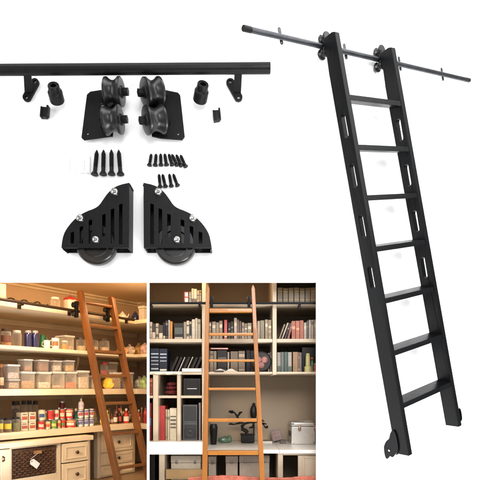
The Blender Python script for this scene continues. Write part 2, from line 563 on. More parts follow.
def big_ladder():
    W, T, D = FP[6], FP[7], FP[8]
    tp, qd, wt = FP[17], FP[18], FP[19]
    Wf = lambda s: W+tp*(s-4)
    Df = lambda s: D+wt*(s-4)
    t = thing('black_ladder', 'tall black library ladder with slotted side rails hanging on the white wall', 'ladder', LP(W/2, 6.8, 0))
    def stile(xf, top, bot, right):
        top_pts = [(top, 0), (bot, 0), (bot+(.10 if not right else .06), Df(bot))]
        b0 = [LP(xf(bot), bot, 0), LP(xf(bot), bot-.03, Df(bot))]
        b1 = [LP(xf(top+.62), top+.62, Df(top)), LP(xf(top+.34), top+.34, Df(top)-.015), LP(xf(top+.05), top+.05, Df(top)+.01), LP(xf(top), top, Df(top)-.03), LP(xf(top-.01), top-.01, .07), LP(xf(top+.02), top+.02, 0)]
        outer = b0+b1
        holes = []
        for k in range(2, 7):
            s0 = s_r(k)
            if k in (2, 3, 4, 5, 6) and k <= 5:
                m = (s_r(k-1)+s_r(k))/2+.06
                cd = Df(m)*.50; hw = .052; hl = .225
                lp = []
                for i in range(9):
                    an = math.pi*i/8
                    lp.append(LP(xf(m), m+hl-hw+hw*math.sin(an), cd+hw*math.cos(an)))
                for i in range(9):
                    an = math.pi+math.pi*i/8
                    lp.append(LP(xf(m), m-hl+hw+hw*math.sin(an), cd+hw*math.cos(an)))
                holes.append(lp)
        return MB().prism(outer, E1*T*S*1.10, holes=holes, bev=.0018).build('stile', LBLK, t)
    def s_r(k):
        return FP[9]+(k-1)+qd*(k-4)**2
    stile(lambda s: 0.0, FP[13], FP[14], False)
    stile(Wf, FP[15], FP[16], True)
    h, bx, by = FP[10], FP[11], FP[12]
    for k in range(1, 8):
        s = s_r(k)
        x0, x1 = T+.004, Wf(s)-.004
        ex, ey = bx, by*.9
        A = [LP(x0, s, .004), LP(x0, s+h, .004), LP(x0, s+h+ey, ex), LP(x0, s+ey, ex)]
        r = MB().prism(A, LP(x1, s, .004)-LP(x0, s, .004), bev=.0022).build('rung', LBLKH, t)
    # hanging rollers behind the top of each stile
    for px0, pts in ((0, ((324.6, 38.4), (324.2, 53.0))), (1, ((379.6, 51.2), (380.0, 65.8)))):
        xs_, ss_ = [], []
        dd = D+.10
        for p in pts:
            x, s = LN(*p, dd); xs_.append(x); ss_.append(s)
        xm = sum(xs_)/2
        xa = T*.5 if px0 == 0 else Wf(-1)+T*.5
        s0, s1 = ss_[0]+.02, ss_[1]-.02
        pl = [LP(xa+.02, s0, D+.012), LP(xa+.02, s1, D+.012), LP(xm-.02, s1, D+.012), LP(xm-.02, s0, D+.012)]
        hb = MB().prism(pl, E3*.03*S, bev=.001).build('hanger_plate', LBLK, t)
        for x, s in zip(xs_, ss_):
            R = .098*S
            a = LP(x, s, D+.02)
            L = .17*S
            MB().lathe([(0, 0), (R*.9, 0), (R, .003), (R, L*.22), (R*.72, L*.4), (R*.72, L*.6), (R, L*.78), (R, L-.003), (R*.9, L), (0, L)], a, E3, seg=36).build('roller', RUB, hb)
    # floor wheels behind the feet
    for foot in (0, 1):
        xx = -.035 if foot == 0 else Wf(6.7)+T+.125
        bot = FP[14] if foot == 0 else FP[16]
        Dd = D
        def prof(x, th):
            pts = [(-.58, -.03), (-.46, .07), (-.36, .10), (-.30, .20), (-.18, .28), (-.04, .30), (.09, .29), (.10, .23), (.02, .17), (.06, .10), (-.02, .03), (-.10, -.08), (-.45, -.09)]
            if foot:
                pts = [(a*.62-.03, b*.5-.20) for a, b in pts]
            for _ in range(2):           # round the outline
                pts = [q for i in range(len(pts)) for q in ((.75*pts[i][0]+.25*pts[(i+1) % len(pts)][0], .75*pts[i][1]+.25*pts[(i+1) % len(pts)][1]), (.25*pts[i][0]+.75*pts[(i+1) % len(pts)][0], .25*pts[i][1]+.75*pts[(i+1) % len(pts)][1]))]
            return MB().prism([LP(x, bot+a, Dd+b-.03) for a, b in pts], E1*th*S)
        hb = prof(xx, .03).build('wheel_plate', LBLK, t)
        prof(xx+(.15 if not foot else -.12), .03).build('wheel_plate', LBLK, t)
        cx = xx+.035 if not foot else xx-.088
        c = LP(cx, bot-(.10 if not foot else .13), Dd+(.15 if not foot else -.15))
        R = (.150 if not foot else .09)*S; L = (.105 if not foot else .084)*S
        w = MB().lathe([(0, 0), (R*.9, 0), (R, .004), (R, L-.004), (R*.9, L), (0, L)], c, E1, seg=32).build('wheel', RUB, t)
        c = LP(xx, bot-(.10 if not foot else .13), Dd+(.12 if not foot else -.15))
        MB().cyl(c-E1*.004, c+E1*.001, .006, seg=10).build('bolt', CHROME, hb)
    for k in (3, 5):
        pass
    # screw heads where the rungs meet the left stile
    for k in range(1, 8):
        s = s_r(k)+.07
        for dd in (.10, .21):
            c = LP(0, s, dd)
            MB().cyl(c-E1*.0012, c+E1*.001, .0035, seg=10).build('screw_head', SCREWM, t)
    # rail
    dr = D+.10
    pa, pb = LN(243.5, 28.2, dr), LN(469.0, 80.4, dr)
    A, B = LP(*pa, dr), LP(*pb, dr)
    rt = thing('ladder_rail', 'slim dark steel rail behind the top of the tall black ladder', 'rail', (A+B)/2)
    R = .048*S
    ax = (B-A).normalized()
    MB().cyl(A, B, R, seg=32, bev=.001).build('tube', LRAIL, rt)
    MB().cyl(A-ax*.004, A+ax*.045, R*1.08, seg=32, bev=.005).build('end_stop', BLKP, rt)
    MB().cyl(B-ax*.05, B+ax*.004, R*1.08, seg=32, bev=.003).build('end_stop', LRAIL, rt)
    wall_n = V((-.60242, .79818, 0))
    for bpx, bpy in ((280.2, 36.2), (345.0, 51.6), (399.4, 63.8), (442.0, 74.4)):
        q = V(LP(*LN(bpx, bpy, dr+.07), dr))
        up = (E2-ax*E2.dot(ax)).normalized()
        nn = ax.cross(up).normalized()
        if nn.dot(wall_n) < 0: nn = -nn
        o0 = q+nn*(R+.002)
        hl, hw = .150*S, .034*S
        lp = []
        for i in range(9):
            an = math.pi*i/8
            lp.append(o0+up*(hl-hw+hw*math.sin(an))+ax*hw*math.cos(an))
        for i in range(9):
            an = math.pi+math.pi*i/8
            lp.append(o0+up*(-hl+hw+hw*math.sin(an))+ax*hw*math.cos(an))
        hs = []
        for sg in (-1, 1):
            cc = o0+up*sg*(hl-hw*1.1)
            hs.append([cc+(up*math.cos(2*math.pi*i/10)+ax*math.sin(2*math.pi*i/10))*hw*.42 for i in range(10)])
        br = MB().prism(lp, nn*.004, holes=hs).build('bracket', LRAIL, rt)
        dist = (V((XB, 0, 0))-o0).dot(wall_n)
        flat = wall_n/(wall_n.dot(nn))
        MB().cyl(o0+nn*.0045, o0+wall_n*(dist+.002), .006, seg=12).build('standoff', M_WALL, br)
big_ladder()

# ------------------------------------------------------------------ walls between the rooms
ray = lambda px, Y: ((px-240)*K0*(2.6+Y), Y)
PART0, PART1 = ray(147.7, .0125), ray(147.7, 1.62)
O2 = V((-240*.005*2.75/2.6, .15, 0))
A55 = math.radians(55)
U = V((math.cos(A55), math.sin(A55), 0))
NW = V((-U.y, U.x, 0))
RZ = Matrix.Rotation(A55, 3, 'Z')
def pt(a, d, z):
    q = O2+U*a+NW*d
    return V((q.x, q.y, z))
def a_of(px, d):
    k = (px-240)/520; B = O2+NW*d
    return (k*(B.y+2.6)-B.x)/(U.x-k*U.y)
AC = a_of(135.5, 0)
DW = .5
CREAM = mat('cream_paint', (.72, .60, .42), .45, var=.09, scale=7, bump=.10, bscale=50)
TAN = mat('tan_wall_paint', (.60, .45, .30), .7, var=.06, scale=5, bump=.1, bscale=120)
CEIL = mat('warm_ceiling_paint', (.74, .58, .38), .8, var=.05, scale=4)
def pantry_room():
    # left (back) wall
    aw0, aw1 = -.515, AC+DW
    ztop, zbot = 1.147, -.14
    t = MB()
    t.prism([pt(aw0, DW, zbot), pt(aw1+.02, DW, zbot), pt(aw1+.02, DW, ztop), pt(aw0, DW, ztop)], NW*.02)
    struct(t.build('pantry_wall', TAN, smooth=False))
    # right wall, starting at the slanted partition
    q0, q1 = V((*PART0, 0)), V((*PART1, 0))
    # d where the right wall meets the partition ray
    lo, hi = -.2, .5
    for _ in range(50):
        m = (lo+hi)/2
        p = pt(aw1, m, 0)
        if p.x > (147.7-240)*K0*(2.6+p.y): lo = m
        else: hi = m
    dm = hi
    t = MB().prism([pt(aw1, dm-.05, zbot), pt(aw1, DW-.001, zbot), pt(aw1, DW-.001, ztop), pt(aw1, dm-.05, ztop)], U*.02)
    struct(t.build('pantry_wall', TAN, smooth=False))
    e = pt(aw1, dm, 0)
    t = MB().prism([V((PART0[0], .0125, zbot)), V((e.x, e.y, zbot)), V((e.x, e.y, ztop)), V((PART0[0], .0125, ztop))], V((.006, 0, 0)))
    struct(t.build('pantry_partition', CREAM, smooth=False))
    sq = [pt(-.6, DW, 0), pt(-.6, -1.6, 0), pt(aw1, -1.6, 0), pt(aw1, DW, 0)]
    poly = [(p.x, p.y) for p in sq]
    def cl(poly):
        poly = clip_poly(poly, (5, .0125), (-5, .0125)) if False else [p for p in clip_poly(poly, (-5, .0125), (5, .0125))]
        return clip_poly(poly, (PART0[0], PART0[1]), (e.x, e.y))
    poly = cl(poly)
    struct(MB().prism([V((x, y, ztop)) for x, y in poly], V((0, 0, .02))).build('pantry_ceiling', CEIL, smooth=False))
    fl = mat('pantry_floor_tile', (.30, .20, .12), .5)
    struct(MB().prism([V((x, y, zbot)) for x, y in poly], V((0, 0, -.02))).build('pantry_floor', fl, smooth=False))
    # crown moulding along both walls
    t = MB()
    for i, (dz, dd) in enumerate(((.012, .045), (.028, .018))):
        t.prism([pt(aw0+.1, DW-dd, ztop-.001-dz), pt(aw1-dd, DW-dd, ztop-.001-dz), pt(aw1-dd, DW-dd, ztop-.001-dz+.015), pt(aw0+.1, DW-dd, ztop-.001-dz+.015)], NW*(dd-.001))
        t.prism([pt(aw1-dd, DW-.0005, ztop-.0012-dz), pt(aw1-dd, dm+.02, ztop-.0012-dz), pt(aw1-dd, dm+.02, ztop-.0012-dz+.015), pt(aw1-dd, DW-.0005, ztop-.0012-dz+.015)], U*(dd-.001))
    struct(t.build('crown_moulding', CREAM, smooth=False))
    return e, dm
PE, PDM = pantry_room()
def clipP(pts):
    poly = [(p.x, p.y) for p in pts]
    # keep the pantry side of the partition
    poly = clip_poly(poly, (PART0[0]-.002, PART0[1]), (PE.x-.002, PE.y))
    return clip_poly(poly, (-5, .0135), (5, .0135))
SHELF = [(.923, .897), (.6895, .669), (.455, .4185), (.2195, .183)]
def pantry_shelving():
    t = thing('pantry_shelving', 'cream built-in shelves wrapping the corner of the pantry', 'shelving', pt(.4, .3, .18))
    a1 = AC+DW
    for i, (zt, zb) in enumerate(SHELF):
        plan = [pt(-.30, 0, 0), pt(AC, 0, 0), pt(AC, -.3, 0), pt(a1-.002, -.3, 0), pt(a1-.002, DW-.002, 0), pt(-.30, DW-.002, 0)]
        poly = clipP(plan)
        MB().prism([V((x, y, zb)) for x, y in poly], V((0, 0, zt-zb)), bev=.0025).build('shelf_board', CREAM, t)
        # supporting cleat under the shelf on the wall
        MB().prism([pt(-.25, DW-.02, zb-.035), pt(a1-.025, DW-.02, zb-.035), pt(a1-.025, DW-.02, zb-.001), pt(-.25, DW-.02, zb-.001)], NW*.0185).build('cleat', CREAM, t)
    # small curved corbel between shelves near the corner
    for (i, px) in ((1, 77.5), (2, 81)):
        a = a_of(px, .3)
        zt = SHELF[i][1]-.001
        prof = []
        for j in range(10):
            an = math.pi/2*j/9
            prof.append((DW-.003-.20*math.cos(an)*1.0, zt-.17*math.sin(an)))
        pts = [pt(a, DW-.003, zt)]+[pt(a, d, z) for d, z in prof]
        MB().prism(pts, U*.014, bev=.001).build('corbel', CREAM, t)
pantry_shelving()
IRON = mat('dark_bronze_rail', (.035, .022, .014), .4, metal=.6, var=.2)
def pantry_rail():
    a0, a1 = -.22, a_of(133, -.03)
    za, zb = ZY(298.6, O2.y-.03), 0
    z = SHELF[0][0]-.012
    t = thing('pantry_rail', 'dark bronze ladder rail along the top pantry shelf', 'rail', pt(.4, -.04, z))
    MB().cyl(pt(a0, -.04, z+.014), pt(a1, -.04, z+.004), .0085, seg=16).build('tube', IRON, t)
    for a in (a_of(22, -.03), a_of(72, -.03), a_of(129, -.03)):
        MB().box(pt(a, -.018, z+.006), (.02, .034, .018), RZ, bev=.002).build('bracket', IRON, t)
        MB().box(pt(a, -.004, z-.004), (.022, .006, .034), RZ, bev=.002).build('mount_plate', IRON, t)
pantry_rail()

PWOOD = mat('red_brown_ladder_wood', (.13, .042, .007), .34, var=.4, scale=14, kind='wood', stretch=(1.6, 1.6, .12), coat=.15)
PWOODH = mat('red_brown_rung_wood', (.135, .045, .0075), .34, var=.4, scale=14, kind='wood', stretch=(.12, 1.6, 1.6), turn=-A55, coat=.15)
def pantry_ladder():
    aL, aR = a_of(78.0, -.05), a_of(109.2, -.05)
    t = thing('wooden_ladder', 'red brown wooden ladder leaning on the pantry shelves', 'ladder', pt((aL+aR)/2, -.33, -.12))
    dof = lambda z: -.055-.262*(1.03-z)-.035*(1.03-z)**2
    zt, zb = 1.022, -.135
    for a, zz in ((aL, ZY(290.8, pt(aL, -.05, 0).y)), (aR, ZY(297, pt(aR, -.05, 0).y))):
        out = []
        zs = [zz-.012-(zz-.012-zb)*i/8 for i in range(9)]
        for z in zs:
            out.append(pt(a, dof(z)-.021, z))
        for z in zs[::-1]:
            out.append(pt(a, dof(z)+.021, z))
        out.append(pt(a, dof(zz)+.012, zz)); out.append(pt(a, dof(zz)-.012, zz+.002))
        MB().prism(out, U*.026, bev=.003).build('stile', PWOOD, t)
    # rungs: pixel rows at the left stile
    rows = [302.0, 325.2, 351.2, 375.8, 403.6, 434.6, 468.8]
    for i, y in enumerate(rows):
        px = 80+ (y-302)*.155
        z = .5
        for _ in range(12):
            q = pt(aL+.03, dof(z)-.02, 0)
            z = ZY(y, q.y)
        a0, a1 = aL+.0262, aR-.0002
        d = dof(z)
        if i == 0:
            MB().cyl(pt(a0, d, z), pt(a1, d, z), .011, seg=14).build('rung', PWOODH, t)
        else:
            c = (pt(a0, d, z)+pt(a1, d, z))/2
            MB().box(c, (a1-a0, .040, .016), RZ @ Matrix.Rotation(math.radians(-6), 3, 'X'), bev=.003).build('rung', PWOODH, t)
    for a in (aL-.016, aR-.016):
        z = SHELF[0][0]+.004
        d = -.052
        hb = MB().box(pt(a+.0055, dof(z)+.034, z), (.016, .026, .098), RZ, bev=.004).build('roller_housing', BLKP, t)
        for dz in (.026, -.026):
            p = pt(a-.014, -.040, z+dz)
            MB().cyl(p, p+U*.012, .0165, seg=24, bev=.002).build('roller', RUB, hb)
pantry_ladder()

# base cabinets
BRASS = mat('dark_brass', (.10, .06, .03), .35, metal=.8)
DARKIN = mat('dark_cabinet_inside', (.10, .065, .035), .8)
def panel_front(parent, name, a0, a1, z0, z1, d, knob=True, lab=None):
    """a framed drawer or door front lying on the plane d"""
    c = (pt(a0, d-.006, (z0+z1)/2)+pt(a1, d-.006, (z0+z1)/2))/2
    f = MB().box(c, (a1-a0, .012, z1-z0), RZ, bev=.002).build(name, CREAM, parent, label=lab)
    w, h = a1-a0, z1-z0
    m = min(w, h)*.2
    t = MB()
    cz = (z0+z1)/2; ca = (a0+a1)/2
    for (da, dz, sa, sz) in ((0, h/2-m, w-2*m+.008, .008), (0, -h/2+m, w-2*m+.008, .008), (w/2-m, 0, .008, h-2*m-.008), (-w/2+m, 0, .008, h-2*m-.008)):
        t.box(pt(ca+da, d-.0145, cz+dz), (sa, .005, sz), RZ, bev=.0015)
    t.build('moulding', CREAM, f)
    if knob:
        q = pt(ca, d-.012, cz)
        MB().lathe([(0, 0), (.004, 0), (.004, .008), (.010, .012), (.011, .017), (.007, .021), (0, .022)], q, -NW, seg=18).build('knob', BRASS, f)
    return f
def base_cabinet():
    t = thing('base_cabinet', 'cream base cabinet with open basket bay and panelled drawer', 'cabinet', pt(.2, .1, -.14))
    aend = a_of(90.2, -.045)
    zt, zb = .172, -.138
    d0 = -.045
    plan = clipP([pt(-.32, d0-.02, 0), pt(aend+.01, d0-.02, 0), pt(aend+.01, .2, 0), pt(-.32, .2, 0)])
    MB().prism([V((x, y, zt-.028)) for x, y in plan], V((0, 0, .028)), bev=.003).build('top', CREAM, t)
    za = zt-.029
    # carcass sides and stiles
    def pan(a0, a1, dd0, dd1, z0, z1, nm, m=CREAM):
        pl = clipP([pt(a0, dd0, 0), pt(a1, dd0, 0), pt(a1, dd1, 0), pt(a0, dd1, 0)])
        return MB().prism([V((x, y, z0)) for x, y in pl], V((0, 0, z1-z0)), bev=.001).build(nm, m, t)
    ab0, ab1 = a_of(11.8, d0), a_of(57.6, d0)
    pan(a_of(9.5, d0), ab0, d0, .19, zb, za, 'side_panel')
    pan(ab1, a_of(60.8, d0), d0, .19, zb, za, 'side_panel')
    pan(aend-.018, aend, d0, .19, zb, za, 'side_panel')
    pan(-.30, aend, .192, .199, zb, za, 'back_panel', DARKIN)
    pan(ab0+.0005, ab1-.0005, d0+.002, .19, zb+.01, .032-.06, 'bay_floor')
    pan(ab0+.0005, ab1-.0005, d0, d0+.02, za-.008, za-.0005, 'face_rail')
    panel_front(t, 'door', -.26, a_of(9.2, d0), zb+.01, za-.004, d0, knob=False)
    a = a_of(2, d0)
    f = panel_front(t, 'drawer', a_of(61.2, d0), aend-.020, .026, za-.006, d0)
    panel_front(t, 'drawer', a_of(61.2, d0), aend-.020, -.115, .020, d0)
    q = pt(a_of(1.6, d0), d0-.013, ZY(459, .1))
    MB().tube([q+V((0, 0, .012)), q-NW*.014+V((0, 0, .006)), q-NW*.014-V((0, 0, .006)), q-V((0, 0, .012))], .0045, 8).build('handle', BRASS, t)
    return aend, ab0, ab1, d0
AEND, AB0, AB1, DB0 = base_cabinet()
def corner_cabinet():
    a0, a1 = a_of(97.5, .12), a_of(135, .12)
    d = .12
    zb, zt = -.138, .168
    t = thing('corner_drawer_cabinet', 'cream drawer cabinet in the corner behind the wooden ladder', 'cabinet', pt((a0+a1)/2, d+.1, zb))
    pl = [pt(a0, d, 0), pt(a1, d, 0), pt(a1, d+.34, 0), pt(a0, d+.34, 0)]
    MB().prism([V((p.x, p.y, zb)) for p in pl], V((0, 0, zt-zb)), bev=.002).build('body', CREAM, t)
    hs = [(.03, .155), (-.055, .022), (-.13, -.062)]
    for z0, z1 in hs:
        panel_front(t, 'drawer', a0+.02, a1-.03, z0, z1, d-.0005)
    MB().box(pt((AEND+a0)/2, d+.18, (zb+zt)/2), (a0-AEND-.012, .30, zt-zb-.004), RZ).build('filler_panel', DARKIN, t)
corner_cabinet()
WICK = mat('dark_wicker', (.085, .038, .018), .55, var=.5, scale=60, bump=.3, bscale=200)
def basket():
    a0, a1 = AB0+.012, AB1-.012
    z0, z1 = -.024, .118
    d0 = DB0+.012
    t = thing('wicker_basket', 'dark brown wicker basket in the open bay of the base cabinet', 'basket', pt((a0+a1)/2, d0+.09, z0))
    m = MB()
    rows, n = 11, 16
    for r in range(rows):
        z = z0+.008+(z1-z0-.02)*r/(rows-1)
        pts = []
        for i in range(n*3+1):
            a = a0+(a1-a0)*i/(n*3)
            pts.append(pt(a, d0+.0045*math.sin(i*math.pi/1.5*.5+r*math.pi), z))
        m.tube(pts, .0062, 6)
    for i in range(n+1):
        a = a0+(a1-a0)*i/n
        m.cyl(pt(a, d0, z0), pt(a, d0, z1-.004), .0042, seg=6)
    m.box(pt(a0+.004, d0+.09, (z0+z1)/2-.004), (.008, .165, z1-z0-.014), RZ)
    m.box(pt(a1-.004, d0+.09, (z0+z1)/2-.004), (.008, .165, z1-z0-.014), RZ)
    m.box(pt((a0+a1)/2, d0+.012, (z0+z1)/2-.004), (a1-a0-.01, .006, z1-z0-.014), RZ)
    m.box(pt((a0+a1)/2, d0+.09, z0+.004), (a1-a0-.01, .15, .008), RZ)
    m.build('weave', WICK, t)
    m = MB()
    pts = [pt(a0-.002, d0+.16, z1), pt(a0-.002, d0, z1), pt(a1+.002, d0, z1), pt(a1+.002, d0+.16, z1)]
    for j in range(3):
        m.tube([p+V((0, 0, (j-1)*.006)) for p in pts], .006, 8)
    m.build('rim', WICK, t)
    ac = a_of(37.5, d0-.01)
    MB().box(pt(ac, d0-.012, z1-.014), (.05, .010, .020), RZ, bev=.004).build('handle_wrap', mat('pale_wicker', (.30, .16, .07), .6, var=.4), t)
    tg = thing('price_tag', 'white tag hanging on the front of the wicker basket', 'tag', pt(a_of(34.5, d0-.02), d0-.02, .05))
    ca = a_of(34.6, d0-.02); cz = ZY(463.4, pt(ca, d0-.02, 0).y)
    R = RZ @ Matrix.Rotation(math.radians(38), 3, 'Y')
    w, h = .030, .017
    loop = [(-w, h*.3), (-w*.65, h), (w, h), (w, -h), (-w*.65, -h), (-w, -h*.3)]
    hole = [(-w*.68+.004*math.cos(6.283*i/10), .004*math.sin(6.283*i/10)) for i in range(10)]
    tr = lambda q: pt(ca, d0-.018, cz)+R @ V((q[0], 0, q[1]))
    MB().prism([tr(q) for q in loop], -NW*.002, holes=[[tr(q) for q in hole]]).build('card', paint((.85, .85, .83), .5), tg)
    MB().tube([tr((-w*.66, 0)), tr((-w*1.2, .006))-NW*.004, pt(ac-.004, d0-.019, z1-.02)], .0015, 5).build('string', paint((.5, .5, .45), .6), tg)
basket()

# ------------------------------------------------------------------ goods on the pantry shelves
GLASS = mat('clear_glass', (.78, .74, .66), .06, trans=.06)
PLAST = mat('clear_plastic', (.92, .84, .73), .12, trans=.15)
WHITE = paint((.78, .76, .72), .35)
def rad(px0, px1, Y):
    return (px1-px0)/2*K0*(2.6+Y)*.98
def place(px0, px1, sh, d=None, zb=None):
    """centre point and radius of a round item standing on shelf sh, seen between two pixel columns"""
    pc = (px0+px1)/2
    d = .06 if d is None else d
    a = a_of(pc, d)
    q = pt(a, d, 0)
    return V((q.x, q.y, SHELF[sh][0]+.0005 if zb is None else zb)), rad(px0, px1, q.y), a, d
def ztop(c, py):
    return ZY(py, c.y)
def badge(parent, c, r, z0, z1, m, name='label', span=2.2, face=None):
    """a printed patch wrapped on the camera side of a round body"""
    n = -NW if face is None else face
    n = (V((0, -2.6, 0))-V((c.x, c.y, 0))).normalized()
    ph = math.atan2(n.y, n.x)
    MB().lathe([(r*1.012+.0004, z0), (r*1.012+.0009, z0+.0008), (r*1.012+.0009, z1-.0008), (r*1.012+.0004, z1)], c-V((0, 0, c.z)), (0, 0, 1), seg=14, arc=(ph-span/2, ph+span/2)).build(name, m, parent)
def jar(px0, px1, py, sh, label, fill=None, lid=(.02, .02, .02), lab=None, d=None, zb=None, fl=.8, name='jar', cat='jar', glass=None, group=None):
    c, r, a, d = place(px0, px1, sh, d, zb)
    h = ztop(c, py)-c.z
    t = thing(name, label, cat, c, group)
    hl = h*.14
    MB().lathe([(0, 0), (r*.92, 0), (r, h*.04), (r, h*.74), (r*.94, h*.81), (r*.78, h*.86), (r*.78, h-hl*.2)], c, seg=26).build('body', glass or GLASS, t)
    if fill:
        f = MB().lathe([(0, .002), (r*.86, .002), (r*.93, h*.05), (r*.93, h*.74*fl), (r*.6, h*.76*fl), (0, h*.78*fl)], c, seg=22)
        f.build('contents', mat('fill_%d_%d_%d' % tuple(int(x*255) for x in fill), fill, .6, var=.5, scale=160), t)
    if lid:
        MB().lathe([(0, h-hl), (r*.84, h-hl), (r*.86, h-hl*.9), (r*.86, h-hl*.12), (r*.82, h), (0, h)], c, seg=26).build('lid', paint(lid, .35), t)
    if lab:
        badge(t, c, r, c.z+h*.22, c.z+h*.6, paint(lab, .5))
    return c.z+h
def can(px0, px1, py, sh, label, col, lab=None, d=None, zb=None, band=None, group=None):
    c, r, a, d = place(px0, px1, sh, d, zb)
    h = ztop(c, py)-c.z
    r *= 1.05
    t = thing('can', label, 'can', c, group)
    MB().lathe([(0, 0), (r, 0), (r*1.03, h*.015), (r*1.03, h*.035), (r, h*.05), (r, h*.95), (r*1.03, h*.965), (r*1.03, h*.985), (r*.98, h), (r*.94, h*.985), (0, h*.985)], c, seg=26).build('tin', mat('tin', (.6, .58, .55), .3, metal=.9), t)
    MB().lathe([(r*1.004, h*.07), (r*1.008, h*.08), (r*1.008, h*.92), (r*1.004, h*.93)], c, seg=26).build('label_wrap', paint(col, .32, var=.4, scale=55), t)
    if lab:
        badge(t, c, r*1.01, c.z+h*.28, c.z+h*.62, paint(lab, .45, var=.25, scale=120), 'label', 1.5)
    if band:
        badge(t, c, r*1.01, c.z+h*.70, c.z+h*.84, paint(band, .45), 'label_band', 2.6)
    return c.z+h
def carton(px0, px1, py, sh, label, col, lab=None, d=.05, zb=None, dep=.05, name='carton', cat='carton', gap=.0, group=None, lid=None):
    a0, a1 = a_of(px0, d), a_of(px1, d)
    w = (a1-a0)*.93-gap
    c = pt((a0+a1)/2, d+dep/2, SHELF[sh][0]+.0005 if zb is None else zb)
    h = ZY(py, pt((a0+a1)/2, d, 0).y)-c.z
    t = thing(name, label, cat, c, group)
    hh = h if lid is None else h*.86
    MB().box(c+V((0, 0, hh/2)), (w, dep, hh), RZ, bev=.0015).build('body', paint(col, .5, var=.15, scale=60), t)
    if lid:
        MB().box(c+V((0, 0, hh+(h-hh)/2+.0002)), (w+.004, dep+.004, h-hh), RZ, bev=.002).build('lid', paint(lid, .4), t)
    if lab:
        f = c-NW*(dep/2+.0008)
        MB().box(f+V((0, 0, hh*.42)), (w*.78, .0016, hh*.34), RZ, bev=.0005).build('label', paint(lab, .5, var=.35, scale=120), t)
        MB().box(f+V((0, 0, hh*.80)), (w*.6, .0016, hh*.10), RZ, bev=.0004).build('label_band', paint((.25, .12, .06), .5), t)
    return c.z+h
def tub(px0, px1, py, sh, label, fill, d=.05, zb=None, dep=.09, fl=.7, lid=(.72, .66, .62), group=None):
    """clear food container with a pale lid"""
    a0, a1 = a_of(px0, d), a_of(px1, d)
    w = (a1-a0)*.88
    c = pt((a0+a1)/2, d+dep/2, SHELF[sh][0]+.0005 if zb is None else zb)
    h = ZY(py, pt((a0+a1)/2, d, 0).y)-c.z
    t = thing('food_container', label, 'container', c, group)
    hb = h*.88
    MB().box(c+V((0, 0, hb/2)), (w, dep, hb), RZ, bev=.006, seg=3).build('body', PLAST, t)
    MB().box(c+V((0, 0, hb+(h-hb)/2+.0003)), (w+.006, dep+.006, h-hb), RZ, bev=.003).build('lid', paint(lid, .35), t)
    if fill:
        hf = hb*fl
        MB().box(c+V((0, 0, .003+hf/2)), (w-.008, dep-.008, hf), RZ, bev=.006, seg=2).build('contents', mat('fill_%d_%d_%d' % tuple(int(x*255) for x in fill), fill, .65, var=.55, scale=120, bump=.4, bscale=250), t)
    return c.z+h
def bottle(px0, px1, py, sh, label, col, cap=(.5, .03, .02), lab=None, d=.07, zb=None, name='bottle', cat='bottle', neck=.36, group=None, glassy=False):
    c, r, a, d = place(px0, px1, sh, d, zb)
    h = ztop(c, py)-c.z
    r *= 1.12
    t = thing(name, label, cat, c, group)
    m = paint(col, .18, var=.2)
    MB().lathe([(0, 0), (r*.92, 0), (r, h*.03), (r, h*.52), (r*.9, h*.62), (r*neck*1.1, h*.76), (r*neck, h*.88), (0, h*.88)], c, seg=22).build('body', m, t)
    MB().lathe([(0, h*.86), (r*neck*1.25, h*.86), (r*neck*1.25, h*.99), (r*neck, h), (0, h)], c, seg=16).build('cap', paint(cap, .4), t)
    if lab:
        badge(t, c, r, c.z+h*.14, c.z+h*.46, paint(lab, .5, var=.2, scale=100), 'label', 2.4)
    return c.z+h
def bag(px0, px1, py, sh, label, col, d=.10, zb=None, seed=1, tie=None, var=.5, dep=.05):
    c, r, a, d = place(px0, px1, sh, d, zb)
    h = ztop(c, py)-c.z
    t = thing('food_bag', label, 'bag', c)
    m = mat('bag_%d_%d_%d' % tuple(int(x*255) for x in col), col, .3, var=var, scale=38, bump=.5, bscale=90)
    MB().blob(c+V((0, 0, h*.42)), (r*1.05, dep, h*.47), .24, 4, 1.8, RZ, flat=-.9, seed=seed).build('body', m, t)
    MB().lathe([(r*.10, 0), (r*.34, h*.22), (r*.30, h*.23), (0, h*.04)], c+V((0, 0, h*.78)), (.15, -.2, 1), seg=12).build('gathered_top', m, t)

# --- top shelf
t_ = carton(-3, 6.5, 283.5, 0, 'white box at the left end of the top pantry shelf', (.50, .42, .31), d=.05, dep=.10, name='white_box', cat='box')
def cable():
    z = SHELF[0][0]+.006
    pts = []
    for i in range(26):
        px = 4+i*1.75
        zz = z+.020*abs(math.sin(i*.42))**2+.004
        a = a_of(px, .05)
        pts.append(pt(a, .05+.012*math.sin(i*.9), zz))
    o = MB().tube(pts, .0035, 8).build('cable', BLKP, loc=pts[0])
    tag(o, 'thin black cable lying along the top pantry shelf', 'cable')
cable()
jar(50.5, 60, 297.4, 0, 'clear glass jar on the top pantry shelf left of the red-rimmed pot', None, lid=(.62, .58, .5), d=.09)
def pot():
    c, r, a, d = place(63.5, 78, 0, .13)
    h = ztop(c, 297)-c.z
    t = thing('stock_pot', 'pale round pot with a red lid on the top pantry shelf', 'pot', c)
    MB().lathe([(0, 0), (r*.93, 0), (r, h*.05), (r, h*.78), (r*.97, h*.80)], c, seg=32).build('body', paint((.66, .52, .42), .3), t)
    MB().lathe([(r*1.02, h*.78), (r*1.03, h*.84), (r*.9, h*.92), (r*.5, h), (0, h*1.02)], c, seg=32).build('lid', paint((.36, .04, .03), .3), t)
    MB().blob(c+V((0, 0, h*1.06)), (r*.14,)*3, 0, 2).build('knob', paint((.36, .04, .03), .3), t)
pot()
